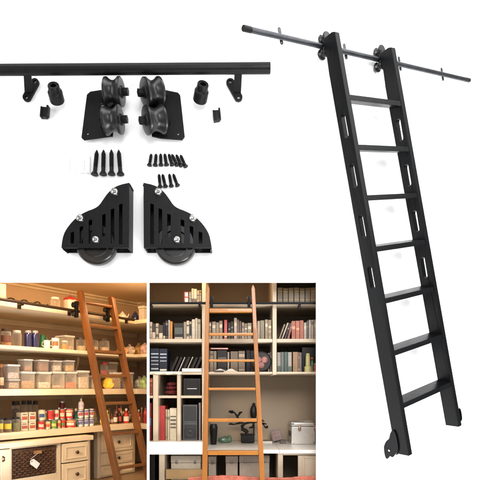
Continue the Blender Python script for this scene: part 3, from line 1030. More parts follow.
def teapot(px0, px1, py, label, col, d):
    c, r, a, d = place(px0, px1, 0, d)
    r *= .78
    h = ztop(c, py)-c.z
    t = thing('teapot', label, 'teapot', c)
    m = paint(col, .15, var=.25, coat=.4)
    MB().lathe([(0, 0), (r*.6, 0), (r*.95, h*.2), (r, h*.4), (r*.85, h*.62), (r*.5, h*.76), (r*.48, h*.77)], c, seg=30).build('body', m, t)
    l = MB().lathe([(r*.5, h*.775), (r*.42, h*.86), (r*.15, h*.92), (0, h*.92)], c, seg=24).build('lid', m, t)
    MB().blob(c+V((0, 0, h*.96)), (r*.14,)*3, 0, 2).build('knob', m, l)
    MB().tube([c+V((r*.8, -.01, h*.3)), c+V((r*1.25, -.012, h*.45)), c+V((r*1.5, -.014, h*.72))], r*.17, 10, r*.09).build('spout', m, t)
    MB().tube([c+V((-r*.75, 0, h*.62)), c+V((-r*1.3, 0, h*.62)), c+V((-r*1.4, 0, h*.4)), c+V((-r*1.1, 0, h*.22)), c+V((-r*.85, 0, h*.22))], r*.1, 8).build('handle', m, t)
teapot(116.5, 128.5, 311.5, 'white teapot on the top pantry shelf right of the wooden ladder', (.74, .66, .56), .12)
teapot(129.5, 141, 311.2, 'dark blue teapot in the corner of the top pantry shelf', (.03, .035, .12), .16)
def corner_box(px, Y, w, dep, z0, z1, label, col, nm='white_box', cat='box'):
    c = V(((px-240)*K0*(2.6+Y), Y, z0))
    t = thing(nm, label, cat, c)
    MB().box(c+V((0, 0, (z1-z0)*.42)), (w, dep, (z1-z0)*.84), Matrix.Rotation(math.radians(-35), 3, 'Z'), bev=.002).build('body', paint(col, .45), t)
    MB().box(c+V((0, 0, (z1-z0)*.925)), (w+.008, dep+.008, (z1-z0)*.14), Matrix.Rotation(math.radians(-35), 3, 'Z'), bev=.002).build('lid', paint(col, .45), t)
corner_box(144.2, 1.12, .05, .06, SHELF[0][0]+.0005, ZY(306.5, 1.12), 'white lidded box at the right end of the top pantry shelf', (.74, .70, .62))

# --- second shelf
jar(1, 11, 329, 1, 'orange-filled jar with a label at the left end of the second pantry shelf', (.45, .17, .03), lid=(.05, .03, .02), lab=(.14, .05, .03))
jar(12, 21.5, 330.5, 1, 'empty clear glass jar beside the orange-filled jar', None, lid=(.55, .5, .42), d=.08)
def bluejar(px0, px1, py, label):
    jar(px0, px1, py, 1, label, None, lid=(.30, .29, .30), glass=mat('dark_blue_glass', (.02, .02, .09), .12, coat=.5), d=.07)
bluejar(24.5, 31.6, 330.6, 'dark blue glass jar, left of the pair on the second pantry shelf')
bluejar(31.8, 38.6, 330.8, 'dark blue glass jar, right of the pair on the second pantry shelf')
def mug(px0, px1, py, label, col, d=.06, zb=None, patch=None):
    c, r, a, d = place(px0, px1, 1, d, zb)
    h = ztop(c, py)-c.z
    t = thing('mug', label, 'mug', c)
    m = paint(col, .3, var=.1)
    MB().lathe([(0, 0), (r*.8, 0), (r*.86, h*.04), (r*.88, h), (r*.78, h), (r*.76, h*.1), (0, h*.08)], c, seg=26).build('body', m, t)
    MB().tube([c+V((-r*.8, -.002, h*.8)), c+V((-r*1.3, -.004, h*.75)), c+V((-r*1.35, -.004, h*.4)), c+V((-r*.82, -.002, h*.22))], r*.12, 8).build('handle', m, t)
    if patch:
        badge(t, c, r*.88, c.z+h*.3, c.z+h*.7, paint(patch, .4), 'label', 1.4)
def green_jug():
    c, r, a, d = place(39.2, 46.2, 1, .12)
    h = ztop(c, 335)-c.z
    t = thing('watering_jug', 'small green jug on the second pantry shelf', 'jug', c)
    m = paint((.02, .14, .06), .35)
    MB().lathe([(0, 0), (r*.8, 0), (r, h*.2), (r*.9, h*.6), (r*.7, h*.9), (r*.75, h), (r*.66, h), (r*.6, h*.9), (0, h*.7)], c, seg=24).build('body', m, t)
    MB().tube([c+V((r*.7, 0, h*.85)), c+V((r*1.4, 0, h*.8)), c+V((r*1.3, 0, h*.3)), c+V((r*.8, 0, h*.25))], r*.12, 8).build('handle', m, t)
green_jug()
mug(43.4, 50.6, 340.4, 'plain white mug below the green jug', (.72, .68, .6), d=.04)
mug(51, 59.8, 338.2, 'white mug with a brown patch on the second pantry shelf', (.70, .66, .58), d=.05, patch=(.28, .12, .05))
jar(61.4, 68.2, 340.8, 1, 'small orange jam jar with a white lid on the second pantry shelf', (.55, .22, .03), lid=(.7, .62, .5), d=.045)
tub(64.5, 75, 335.5, 1, 'clear glass box behind the small orange jam jar', (.55, .42, .28), d=.12, dep=.10, fl=.35)
for i, (x0, x1, w) in enumerate(((76, 86, 'partly hidden by the left rail of the wooden ladder'), (88, 98.4, 'centred between the rails of the wooden ladder'), (99, 109.4, 'against the right rail of the wooden ladder'))):
    jar(x0, x1, 337.6+i*.6, 1, 'big dark-lidded glass jar, %s' % w, (.50, .36, .22), lid=(.06, .04, .03), d=.12, fl=.55)
bag(118.5, 126.5, 345.5, 1, 'brown and white crinkled food bag right of the ladder on the second shelf', (.52, .30, .16), seed=2)
bag(125.5, 133.5, 344.5, 1, 'pale crinkled food bag in the corner of the second pantry shelf', (.66, .52, .40), seed=3, d=.14)
def cbag(px, Y, w, h, z, label, col, seed):
    c = V(((px-240)*K0*(2.6+Y), Y, z))
    t = thing('food_bag', label, 'bag', c)
    m = mat('bag_%d_%d_%d' % tuple(int(x*255) for x in col), col, .3, var=.5, scale=38, bump=.5, bscale=90)
    MB().blob(c+V((0, 0, h*.42)), (w/2, .035, h*.47), .24, 4, 1.9, Matrix.Rotation(math.radians(-35), 3, 'Z'), flat=-.9, seed=seed).build('body', m, t)
    MB().lathe([(w*.05, 0), (w*.16, h*.22), (w*.14, h*.23), (0, h*.04)], c+V((0, 0, h*.78)), (.15, -.2, 1), seg=12).build('gathered_top', m, t)
cbag(138.6, 1.18, .075, .095, SHELF[1][0]+.0005, 'yellow and red food bag in the corner of the second shelf', (.62, .36, .10), 5)
cbag(144.6, 1.06, .06, .085, SHELF[1][0]+.0005, 'pink and white food bag at the right end of the second shelf', (.64, .42, .38), 6)

# --- third shelf, lower and upper tier of clear containers
GC = None
zl = {}
bottle(-1.5, 3.4, 364, 2, 'dark brown bottle at the left end of the third pantry shelf', (.10, .04, .015), cap=(.35, .12, .03), lab=(.6, .45, .28), neck=.5)
zl[0] = tub(8, 20.5, 379.5, 2, 'low clear container of pale flour, bottom left of the third pantry shelf', (.62, .46, .36), dep=.10)
tub(7, 20.5, 364.5, 2, 'square clear container standing on the low flour container', (.52, .40, .36), zb=zl[0]+.001, dep=.09, fl=.5)
zl[1] = tub(21, 36, 371.6, 2, 'wide clear container with beige and brown packets inside', (.45, .27, .13), dep=.10, fl=.5)
zl[2] = tub(38.8, 52, 372.0, 2, 'clear container with white powder, third pantry shelf', (.74, .64, .58), dep=.10, fl=.42)
zl[3] = tub(53, 65.8, 371.6, 2, 'empty looking clear container right of the white powder', (.50, .40, .34), dep=.10, fl=.2)
zl[4] = tub(66.6, 77.6, 371.8, 2, 'clear container with red and orange sweets inside', (.55, .14, .05), dep=.10, fl=.4)
zl[5] = tub(79, 90, 370.6, 2, 'clear container with pale rice behind the left ladder rail', (.60, .50, .40), dep=.10, fl=.7)
tub(24, 33.4, 359.2, 2, 'small clear container of brown grains, leftmost of the small upper ones', (.30, .13, .06), zb=zl[1]+.001, dep=.07, fl=.5, d=.06)
tub(40, 49.4, 359.8, 2, 'small clear container nearly full of dark red beans', (.22, .06, .03), zb=zl[2]+.001, dep=.07, fl=.8, d=.06)
tub(54.4, 62.4, 360.6, 2, 'small clear container of white sugar in the upper row', (.62, .52, .45), zb=zl[3]+.001, dep=.07, fl=.6, d=.06)
tub(66.6, 75.2, 360.4, 2, 'small clear container of yellow pasta in the upper row', (.55, .33, .10), zb=zl[4]+.001, dep=.07, fl=.6, d=.06)
zr = {}
zr[0] = tub(91.4, 101.6, 375.6, 2, 'clear container of white rice between the rails of the ladder', (.66, .58, .48), dep=.10, fl=.75, d=.08)
jar(100.2, 108.2, 362.6, 2, 'clear jar with a red lid and red sauce, above the yellow bag', (.40, .05, .03), lid=(.50, .04, .03), zb=zr[0]+.001, d=.14, fl=.55)
bag(103.6, 112.4, 377.4, 2, 'bright yellow food bag between the rails of the ladder', (.70, .42, .05), seed=7, d=.09)
tub(112.6, 121.4, 372.4, 2, 'clear container of brown biscuits beside the yellow bag', (.42, .24, .12), dep=.09, fl=.7, d=.09)
tub(108.8, 118.4, 362.2, 2, 'clear container with a white lid right of the red-lidded jar', (.55, .44, .34), zb=zr[0]+.002, dep=.07, d=.18, fl=.5)
tub(126.6, 134, 372.2, 2, 'clear container right of the ladder on the third pantry shelf', (.58, .46, .34), dep=.08, d=.09, fl=.55)
cbag(139.2, 1.16, .075, .085, SHELF[2][0]+.0005, 'crumpled white bag in the corner of the third shelf', (.66, .58, .48), 8)
cbag(144.2, 1.03, .062, .088, SHELF[2][0]+.0005, 'green and white bag at the right end of the third shelf', (.28, .40, .16), 9)

# --- fourth shelf: cans, cartons, jars and bottles
jar(-2, 3.2, 417.4, 3, 'dark-lidded jar with a yellow label at the left picture edge', (.30, .16, .04), lab=(.70, .50, .06), d=.05)
jar(3.8, 11.4, 418, 3, 'squat dark-lidded jar with a bright yellow label', (.20, .10, .03), lab=(.80, .52, .04), d=.05)
jar(12, 20, 417, 3, 'squat jar of green pickles with a dark lid', (.16, .14, .03), d=.05)
jar(11.6, 19.8, 401.2, 3, 'tall jar of dark beans behind the squat pickle jar', (.07, .025, .02), d=.20, fl=.95)
jar(21.4, 26.4, 400.6, 3, 'tall narrow dark-lidded jar behind the white cartons, leftmost of three', (.34, .24, .13), d=.20)
jar(27, 32, 400.6, 3, 'tall narrow dark-lidded jar behind the white cartons, middle of three', (.38, .26, .12), d=.20)
jar(32.8, 38, 400.8, 3, 'tall narrow dark-lidded jar behind the white cartons, rightmost of three', (.42, .26, .10), d=.20)
z1 = carton(21, 28.2, 422.4, 3, 'white food carton with a red picture, bottom left of a stack of four', (.66, .58, .44), lab=(.42, .10, .06), group='stack of four white cartons')
carton(21, 28.2, 412.6, 3, 'white food carton with a red picture, top left of a stack of four', (.66, .58, .44), lab=(.42, .10, .06), zb=z1+.001, group='stack of four white cartons')
z1 = carton(29, 36.2, 421.8, 3, 'white food carton with a red picture, bottom right of a stack of four', (.66, .58, .44), lab=(.42, .10, .06), group='stack of four white cartons')
carton(29, 36.2, 412.2, 3, 'white food carton with a red picture, top right of a stack of four', (.66, .58, .44), lab=(.42, .10, .06), zb=z1+.001, group='stack of four white cartons')
LOW = [(38, 44.4, 420.6, (.42, .03, .025), (.65, .45, .35), 'red can with a pale picture, bottom row right beside the cartons'),
       (45, 50.2, 421.0, (.55, .46, .30), (.60, .10, .05), 'small cream can with a red mark in the bottom row'),
       (50.6, 56.6, 420, (.10, .24, .06), (.60, .50, .14), 'green can with a yellow mark in the bottom row of cans'),
       (57, 60.6, 420, (.40, .30, .12), (.50, .06, .04), 'narrow tan can in the bottom row of cans'),
       (60.8, 65.2, 419.6, (.45, .03, .025), (.08, .2, .06), 'red can with a green mark in the bottom row'),
       (65.6, 75.2, 419.2, (.50, .03, .02), (.75, .60, .50), 'wide red can with a large white mark in the bottom row')]
UP = [(38.6, 45, 409.6, (.60, .52, .36), (.03, .07, .22), 'cream can with a dark blue mark in the upper row of cans'),
      (47.2, 53.6, 410, (.50, .03, .025), None, 'plain bright red can in the upper row of cans'),
      (54, 58.6, 409.6, (.66, .58, .48), (.55, .05, .04), 'white can with a red mark in the upper row of cans'),
      (59.4, 64.8, 409, (.45, .06, .03), (.68, .52, .36), 'orange red can with a pale mark in the upper row'),
      (65.4, 72.6, 408.6, (.52, .03, .02), (.74, .60, .5), 'red can with a round white mark in the upper row')]
tops = [can(x0, x1, py, 3, l, col, lab, d=.05, band=(.65, .5, .2) if i % 2 else None) for i, (x0, x1, py, col, lab, l) in enumerate(LOW)]
for i, (x0, x1, py, col, lab, l) in enumerate(UP):
    can(x0, x1, py, 3, l, col, lab, d=.062, zb=max(tops[max(0, i-1):i+2])+.001, band=(.7, .6, .4) if i % 2 == 0 else None)
z1 = can(59.6, 64.6, 401, 3, 'slim dark red can standing on top of the can stack', (.24, .02, .03), (.55, .35, .2), d=.20)
bottle(73.4, 78.2, 408.6, 3, 'dark green bottle right of the red cans', (.01, .10, .07), cap=(.6, .5, .3), d=.08, lab=(.1, .3, .2))
z1 = []
for i, (x0, x1) in enumerate(((77.6, 83), (83.4, 88.4), (88.8, 93.6))):
    w = ('left', 'middle', 'right')[i]
    q = can(x0, x1, 418.2-i*.4, 3, 'white and blue can, bottom %s of the pale can stack' % w, (.60, .56, .54), (.12, .14, .30), d=.05, band=(.10, .12, .28), group='stack of pale blue and white cans')
    q2 = can(x0+.2, x1+.2, 409.2-i*.4, 3, 'white and blue can, second layer %s of the pale can stack' % w, (.60, .56, .54), (.35, .08, .08), d=.052, zb=q+.001, band=(.10, .12, .28), group='stack of pale blue and white cans')
    z1.append(q2)
bottle(78.6, 83.6, 398.5, 3, 'pale spray bottle on top of the pale can stack', (.64, .58, .5), cap=(.66, .6, .5), zb=z1[0]+.001, d=.055, neck=.3, lab=(.5, .4, .5))
BT = [(100.2, 104.6, 412.5, (.42, .28, .05), (.45, .05, .03), (.70, .56, .2), 'yellow sauce bottle, leftmost between the ladder rails on the counter shelf'),
      (104.8, 109.4, 410.2, (.50, .34, .10), (.62, .5, .1), (.66, .56, .36), 'tall yellow bottle with a pale label beside the leftmost sauce bottle'),
      (109.6, 113.2, 413.6, (.30, .08, .03), (.08, .05, .03), (.6, .5, .4), 'short reddish sauce bottle between the ladder rails'),
      (113.4, 117.2, 409.4, (.10, .035, .02), (.05, .03, .02), (.64, .56, .46), 'dark brown sauce bottle with a white label'),
      (117.4, 121.4, 408.2, (.05, .02, .015), (.5, .05, .03), (.40, .08, .05), 'nearly black sauce bottle with a red cap'),
      (121.6, 125.2, 411.4, (.20, .06, .03), (.6, .45, .2), None, 'plain brown bottle left of the ketchup bottle'),
      (123.8, 128.8, 408.4, (.42, .025, .02), (.7, .65, .6), (.70, .62, .54), 'red ketchup bottle with a white cap and label'),
      (133.4, 137, 404.6, (.09, .03, .02), (.04, .02, .02), (.5, .36, .2), 'tall dark bottle just right of the right ladder rail'),
      (137, 140.6, 409.6, (.50, .03, .02), (.65, .6, .5), (.68, .58, .5), 'red bottle with a white label right of the ladder'),
      (140.2, 143.2, 407.4, (.16, .05, .02), (.4, .3, .1), None, 'plain brown bottle at the right end of the counter shelf'),
      (143.4, 147.6, 405.6, (.36, .02, .02), (.05, .03, .02), None, 'red bottle with a black cap at the right end of the counter shelf')]
for i, (x0, x1, py, col, cap, lab, l) in enumerate(BT):
    if x0 > 136:
        # on the right-hand run of the shelf, along its front edge
        pc = (x0+x1)/2
        lo, hi = 0.0, .3
        best = min((abs((p.x)-(pc-240)*K0*(2.6+p.y)), dd) for dd in [i2*.002 for i2 in range(-150, 60)] for p in [pt(AC+.05, dd, 0)])
        c = pt(AC+.05, best[1], SHELF[3][0]+.0005)
        r = (x1-x0)/2*K0*(2.6+c.y)*.95
        h = ZY(py, c.y)-c.z
        t = thing('bottle', l, 'bottle', c)
        MB().lathe([(0, 0), (r*.92, 0), (r, h*.03), (r, h*.52), (r*.9, h*.62), (r*.4, h*.76), (r*.36, h*.88), (0, h*.88)], c, seg=22).build('body', paint(col, .18, var=.2), t)
        MB().lathe([(0, h*.86), (r*.45, h*.86), (r*.45, h*.99), (r*.36, h), (0, h)], c, seg=16).build('cap', paint(cap, .4), t)
        if lab:
            badge(t, c, r, c.z+h*.14, c.z+h*.46, paint(lab, .5, var=.2, scale=100), 'label', 2.4)
    else:
        bottle(x0, x1, py, 3, l, col, cap, lab, d=.07+.012*(i % 3))

BK = [(44.6, 48.4, 411.5, (.08, .22, .08), 'can', 'green can standing behind the gap between the cream and red cans'),
      (52.8, 56, 409.8, (.60, .42, .08), 'can', 'yellow can peeping out behind the plain bright red can'),
      (57.6, 60.6, 407.8, (.30, .05, .03), 'can', 'dark red can peeping out behind the white and red can'),
      (63.6, 67, 408, (.62, .50, .34), 'can', 'cream can peeping out behind the orange red can'),
      (92.6, 97, 409, (.40, .24, .08), 'bottle', 'amber bottle between the pale can stack and the left ladder rail'),
      (103, 106.4, 407.4, (.30, .14, .03), 'bottle', 'amber bottle in the back row behind the two yellow bottles'),
      (107.6, 111, 408.6, (.08, .05, .02), 'bottle', 'black brown bottle in the back row behind the short reddish bottle'),
      (115, 118.4, 405.6, (.20, .035, .02), 'bottle', 'dark red bottle in the back row, centred between the ladder rails'),
      (119.4, 122.6, 405, (.42, .30, .12), 'bottle', 'honey coloured bottle in the back row left of the ketchup'),
      (127.4, 131, 404.6, (.06, .03, .02), 'bottle', 'tall black brown bottle behind the right ladder rail')]
for x0, x1, py, col, k, l in BK:
    if k == 'can':
        can(x0, x1, py, 3, l, col, (.6, .5, .36), d=.14)
    else:
        bottle(x0, x1, py, 3, l, col, (.30, .06, .03), (.5, .40, .28), d=.16)
# ------------------------------------------------------------------ the study bookcase behind the second opening
GRE = mat('bookcase_paint_warm_dim', (.46, .375, .275), .5, var=.10, scale=7, bump=.10, bscale=50)  # white shelves, with the warm dim light put into their colour
BACKP = mat('back_panel_with_shade', (.20, .15, .10), .65, var=.05, scale=4)  # shade of the shelf recesses put into the panel's colour
CTR = mat('white_countertop', (.74, .72, .67), .35, var=.03, scale=8)
YF, YB = .13, .56
KF = K0*(2.6+YF)
def zx(py): return ZCAM+(388-py)*KF
def xx(px): return (px-240)*KF
XL = lambda Y: (148.7-240)*K0*(2.6+Y)
XR = lambda Y: (317.4-240)*K0*(2.6+Y)
Z_S1, Z_S2, Z_S3 = (zx(302.4), zx(305.2)), (zx(338.8), zx(342.2)), (zx(371.8), zx(374.6))
Z_CT = .1385
def bookcase():
    t = thing('built_in_bookcase', 'wide bookcase with open shelves, cubbies and a white counter', 'bookcase', (-.05, .3, -.08))
    ztop_, zbot = 1.118, -.08
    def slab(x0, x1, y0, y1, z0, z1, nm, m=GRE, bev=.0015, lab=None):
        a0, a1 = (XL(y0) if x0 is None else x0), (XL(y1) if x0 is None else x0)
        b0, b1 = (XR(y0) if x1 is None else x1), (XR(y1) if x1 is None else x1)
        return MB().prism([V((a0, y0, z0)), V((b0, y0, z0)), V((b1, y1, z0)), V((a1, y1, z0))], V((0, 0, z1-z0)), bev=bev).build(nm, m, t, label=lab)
    # slanted outer sides (they also close the room) and top and bottom
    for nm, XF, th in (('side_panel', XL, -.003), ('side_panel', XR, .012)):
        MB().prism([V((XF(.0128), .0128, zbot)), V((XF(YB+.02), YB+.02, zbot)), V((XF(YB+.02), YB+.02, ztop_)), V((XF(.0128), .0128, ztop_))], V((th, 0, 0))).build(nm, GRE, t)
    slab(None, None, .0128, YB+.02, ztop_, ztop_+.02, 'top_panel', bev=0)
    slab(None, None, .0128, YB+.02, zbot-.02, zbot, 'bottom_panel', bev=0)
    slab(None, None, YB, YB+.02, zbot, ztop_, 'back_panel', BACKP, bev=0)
    e = .0006
    P1, P2 = (xx(202.0), xx(205.8)), (xx(272.6), xx(276.6))
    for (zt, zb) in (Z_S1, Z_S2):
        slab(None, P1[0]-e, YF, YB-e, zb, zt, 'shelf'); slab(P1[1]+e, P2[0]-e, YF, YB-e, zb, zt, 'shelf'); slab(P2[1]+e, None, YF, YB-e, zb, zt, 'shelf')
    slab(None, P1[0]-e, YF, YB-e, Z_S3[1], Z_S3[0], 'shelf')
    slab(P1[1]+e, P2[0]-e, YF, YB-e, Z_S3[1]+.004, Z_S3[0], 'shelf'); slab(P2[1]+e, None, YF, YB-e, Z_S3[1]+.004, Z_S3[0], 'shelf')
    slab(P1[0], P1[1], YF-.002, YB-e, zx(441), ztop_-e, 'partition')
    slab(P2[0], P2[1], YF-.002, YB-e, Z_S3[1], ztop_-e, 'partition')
    slab(P1[1]+e, None, YB-.012, YB-.0005, Z_CT+.0008, Z_S3[1]+.0035, 'backsplash', mat('backsplash_with_light', (.32, .255, .185), .6, var=.04, scale=5))  # slab on the same back wall, brighter light put into its colour
    # cubbies
    zc0 = zx(441.2)
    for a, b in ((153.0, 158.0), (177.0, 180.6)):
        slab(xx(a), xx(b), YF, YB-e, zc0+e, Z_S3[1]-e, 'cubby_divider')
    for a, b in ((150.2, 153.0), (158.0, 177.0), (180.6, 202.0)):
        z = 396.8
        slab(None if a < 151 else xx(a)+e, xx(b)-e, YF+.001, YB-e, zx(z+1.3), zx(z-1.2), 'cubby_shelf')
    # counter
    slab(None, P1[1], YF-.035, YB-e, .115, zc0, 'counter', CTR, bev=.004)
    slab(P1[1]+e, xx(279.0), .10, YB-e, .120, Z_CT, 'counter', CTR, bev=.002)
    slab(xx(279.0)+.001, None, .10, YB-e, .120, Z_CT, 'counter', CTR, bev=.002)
    # lower cabinet faces
    zl = .119
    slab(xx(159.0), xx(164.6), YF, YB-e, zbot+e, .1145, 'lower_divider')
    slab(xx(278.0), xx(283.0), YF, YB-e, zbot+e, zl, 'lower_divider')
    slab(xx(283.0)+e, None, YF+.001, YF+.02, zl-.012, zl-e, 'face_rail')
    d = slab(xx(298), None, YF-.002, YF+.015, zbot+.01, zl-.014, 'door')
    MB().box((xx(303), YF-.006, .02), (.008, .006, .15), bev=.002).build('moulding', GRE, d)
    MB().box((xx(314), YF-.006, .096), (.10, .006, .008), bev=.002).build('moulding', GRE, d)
bookcase()
def study_rail():
    Y = .085
    z = ZY(303.2, Y)
    t = thing('study_rail', 'black ladder rail across the front of the bookcase', 'rail', (0, Y, z))
    MB().box(((XL(Y)+XR(Y))/2, Y, z), (XR(Y)-XL(Y)-.004, .008, .013), bev=.002).build('bar', BLK, t)
    for px in (150.6, 199.6, 299.6):
        MB().box(((px-240)*K0*(2.6+Y), Y+.022, z-.012), (.012, .040, .012), bev=.002).build('bracket', BLK, t)
        MB().box(((px-240)*K0*(2.6+Y), Y+.005, z-.014), (.013, .008, .036), bev=.003).build('clip', BLK, t)
study_rail()
SWOOD = mat('honey_ladder_wood', (.25, .083, .0065), .40, var=.35, scale=14, kind='wood', stretch=(1.6, 1.6, .12), coat=.2)
SWOODH = mat('honey_rung_wood', (.31, .110, .009), .36, var=.35, scale=14, kind='wood', stretch=(.12, 1.6, 1.6), coat=.2)
def study_ladder():
    t = thing('wooden_ladder', 'honey coloured wooden ladder in front of the bookcase', 'ladder', ((234-240)*.005, .05, -.05))
    zt, zb = ZY(285.2, .055), -.05
    Yz = lambda z: .055-(1-max(z, 0)/zt)*.015
    def edge(px0, py0, px1, py1):
        a, b = P(px0, py0, .055), P(px1, py1, .04)
        return lambda z: a.x+(b.x-a.x)*(a.z-z)/(a.z-b.z)
    for l, r in ((edge(206.2, 287, 202.0, 478), edge(209.6, 287, 207.4, 478)), (edge(251.2, 287, 259.6, 478), edge(254.8, 287, 264.8, 478))):
        out = [V((l(zb), Yz(zb)-.018, zb)), V((r(zb), Yz(zb)-.018, zb)), V((r(zt-.02), Yz(zt)-.018, zt-.02)), V((r(zt)*.7+l(zt)*.3, Yz(zt)-.018, zt-.004)), V((r(zt)*.5+l(zt)*.5, Yz(zt)-.018, zt)), V((r(zt)*.3+l(zt)*.7, Yz(zt)-.018, zt-.004)), V((l(zt-.02), Yz(zt)-.018, zt-.02))]
        MB().prism(out, V((0, .036, 0)), bev=.002).build('stile', SWOOD, t)
    le, re = edge(209.6, 287, 207.4, 478), edge(251.2, 287, 259.6, 478)
    for y0, y1 in ((308.6, 312.6), (333.0, 335.6), (359.4, 361.8), (387.6, 390.2), (418.2, 421.6), (450.2, 454.6)):
        z1, z0 = ZY(y0, .045), ZY(y1, .045)
        zc = (z0+z1)/2
        x0, x1 = le(zc)+.0006, re(zc)-.0006
        MB().box(((x0+x1)/2, Yz(zc)-.002, zc), (x1-x0, .030, z1-z0), bev=.0025).build('rung', SWOODH, t)
    for px in (211.6, 249.0):
        c = P(px, 302, .085)
        hb = MB().box((c.x, .072, c.z), (.014, .010, .055), bev=.003).build('roller_plate', BLK, t)
        for dz in (.02, -.02):
            MB().cyl((c.x, .077, c.z+dz), (c.x, .0805, c.z+dz), .010, seg=20).build('roller', RUB, hb)
study_ladder()

# --- books
BOOKN = [0]
def book(x0, x1, ytop, zbase, label, col, lean=0, dep=.12, Yb=None, band=None, gap=.15, mat_=None, name='book', cat='book', group=None, thick=None):
    Yb = YF+.018+random.uniform(0, .012) if Yb is None else Yb
    k = K0*(2.6+Yb)
    w = (x1-x0-gap)*k
    zt = ZCAM+(388-ytop)*k
    cx = ((x0+x1)/2-240)*k
    h = (zt-zbase)
    if lean:
        h = (zt-zbase-abs(math.sin(math.radians(lean)))*w)/math.cos(math.radians(lean))
    R = Matrix.Rotation(math.radians(lean), 3, 'Y')
    base = V((cx, Yb, zbase+.0004))
    if lean:
        base.z += abs(math.sin(math.radians(lean)))*w/2
    t = thing(name, label, cat, base, group)
    col = tuple(c*.82 for c in col)
    m = paint(col, .45, var=.16, scale=70)
    ct = min(.003, w*.16)
    mb = MB()
    def bx(c, s, b=.0006):
        mb.box(base+R @ V(c), s, R, bev=b)
    bx((0, .0015, h/2), (w, .003, h), .001)
    bx((-w/2+ct/2, dep/2+.003, h/2), (ct, dep, h))
    bx((w/2-ct/2, dep/2+.003, h/2), (ct, dep, h))
    mb.build('cover', m, t)
    MB().box(base+R @ V((0, dep/2+.002, h/2-.0005)), (w-2*ct-.0003, dep-.006, h-.005), R).build('pages', paint((.62, .56, .44), .8), t)
    if band is None and name == 'book' and random.random() < .72:
        lum = sum(col)/3
        bc = tuple(min(.6, c*2.6+.05) for c in col) if lum < .16 else tuple(c*.35 for c in col)
        f = random.uniform(.55, .8)
        band = [(f, f+random.uniform(.03, .16), bc)]
        if random.random() < .6:
            band.append((.08, .08+random.uniform(.02, .08), bc))
        if random.random() < .35:
            band.append((f-.2, f-.17, bc))
    if band:
        for (f0, f1, bc) in band:
            MB().box(base+R @ V((0, -.0006, h*(f0+f1)/2)), (w*.86, .0012, h*(f1-f0)), R, bev=.0002).build('spine_band', paint(bc, .45, var=.3, scale=160), t)
def flat_book(x0, x1, y0, y1, label, col, Yb, zb=None, dep=.13, pages=True, name='book', cat='book'):
    """a book lying flat: top y0, bottom y1"""
    k = K0*(2.6+Yb)
    zb = ZCAM+(388-y1)*k if zb is None else zb
    h = (y1-y0)*k
    w = (x1-x0)*k
    c = V((((x0+x1)/2-240)*k, Yb, zb+.0004))
    t = thing(name, label, cat, c)
    m = paint(col, .45, var=.12, scale=60)
    mb = MB()
    ct = min(.0025, h*.2)
    mb.box(c+V((0, dep/2, ct/2)), (w, dep, ct), bev=.0005)
    mb.box(c+V((0, dep/2, h-ct/2)), (w, dep, ct), bev=.0005)
    mb.box(c+V((-w/2+.0015, dep/2, h/2)), (.003, dep, h-.001), bev=.0005)
    mb.build('cover', m, t)
    MB().box(c+V((.001, dep/2, h/2)), (w-.008, dep-.004, h-2*ct-.0004)).build('pages', paint((.74, .70, .60), .8), t)
    return zb+h
W1, W2, W3 = (.52, .45, .35), (.38, .32, .23), (.29, .24, .165)
BR, DK, NV, RD, OR, GN, TN, GY = (.14, .075, .04), (.022, .019, .018), (.016, .022, .04), (.30, .03, .03), (.42, .15, .03), (.05, .09, .07), (.26, .18, .10), (.18, .165, .15)
B1, B2, B3 = Z_S1[0], Z_S2[0], Z_S3[0]
ban = [(.62, .80, (.5, .42, .3))]
band2 = [(.15, .3, (.06, .05, .05)), (.7, .78, (.06, .05, .05))]
# row 1, left bay
zq = flat_book(184, 188.6, 296.4, 302.2, 'lower red boxed book of the small red pair on the top shelf', (.36, .03, .035), YF+.02, zb=B1, dep=.07)
flat_book(184.1, 188.5, 290.8, 296.0, 'upper red boxed book of the small red pair on the top shelf', (.38, .035, .04), YF+.02, zb=zq+.0006, dep=.07)
book(188.8, 191.4, 292, B1, 'grey book beside the red pair on the top shelf', GY)
book(191.5, 193.6, 288.6, B1, 'white spined book, leftmost white one on the top shelf', W1, band=[(.1, .3, (.07, .05, .04))])
book(193.7, 196.8, 289, B1, 'wide white book with a dark foot band on the top shelf', W1, band=[(.05, .3, (.09, .06, .05))])
book(196.9, 199.2, 290.4, B1, 'cream book next to the last one on the top left shelf', W2)
book(199.3, 201.4, 290.2, B1, 'pale grey book against the partition on the top left shelf', W3)
# row 1, right bay: a set of matching brown volumes
for i in range(7):
    x0 = 277.4+i*5.55
    w = ['leftmost, against the partition', 'second from the left', 'third from the left', 'middle', 'third from the right', 'second from the right', 'rightmost'][i]
    book(x0, x0+5.3, 287.6+.3*((i*5) % 3), B1, 'brown volume of the matching top shelf set, %s' % w, (.17, .115, .055), band=[(.74, .80, (.3, .2, .08)), (.2, .25, (.3, .2, .08))], group='matching brown volumes on the top shelf', gap=.35)
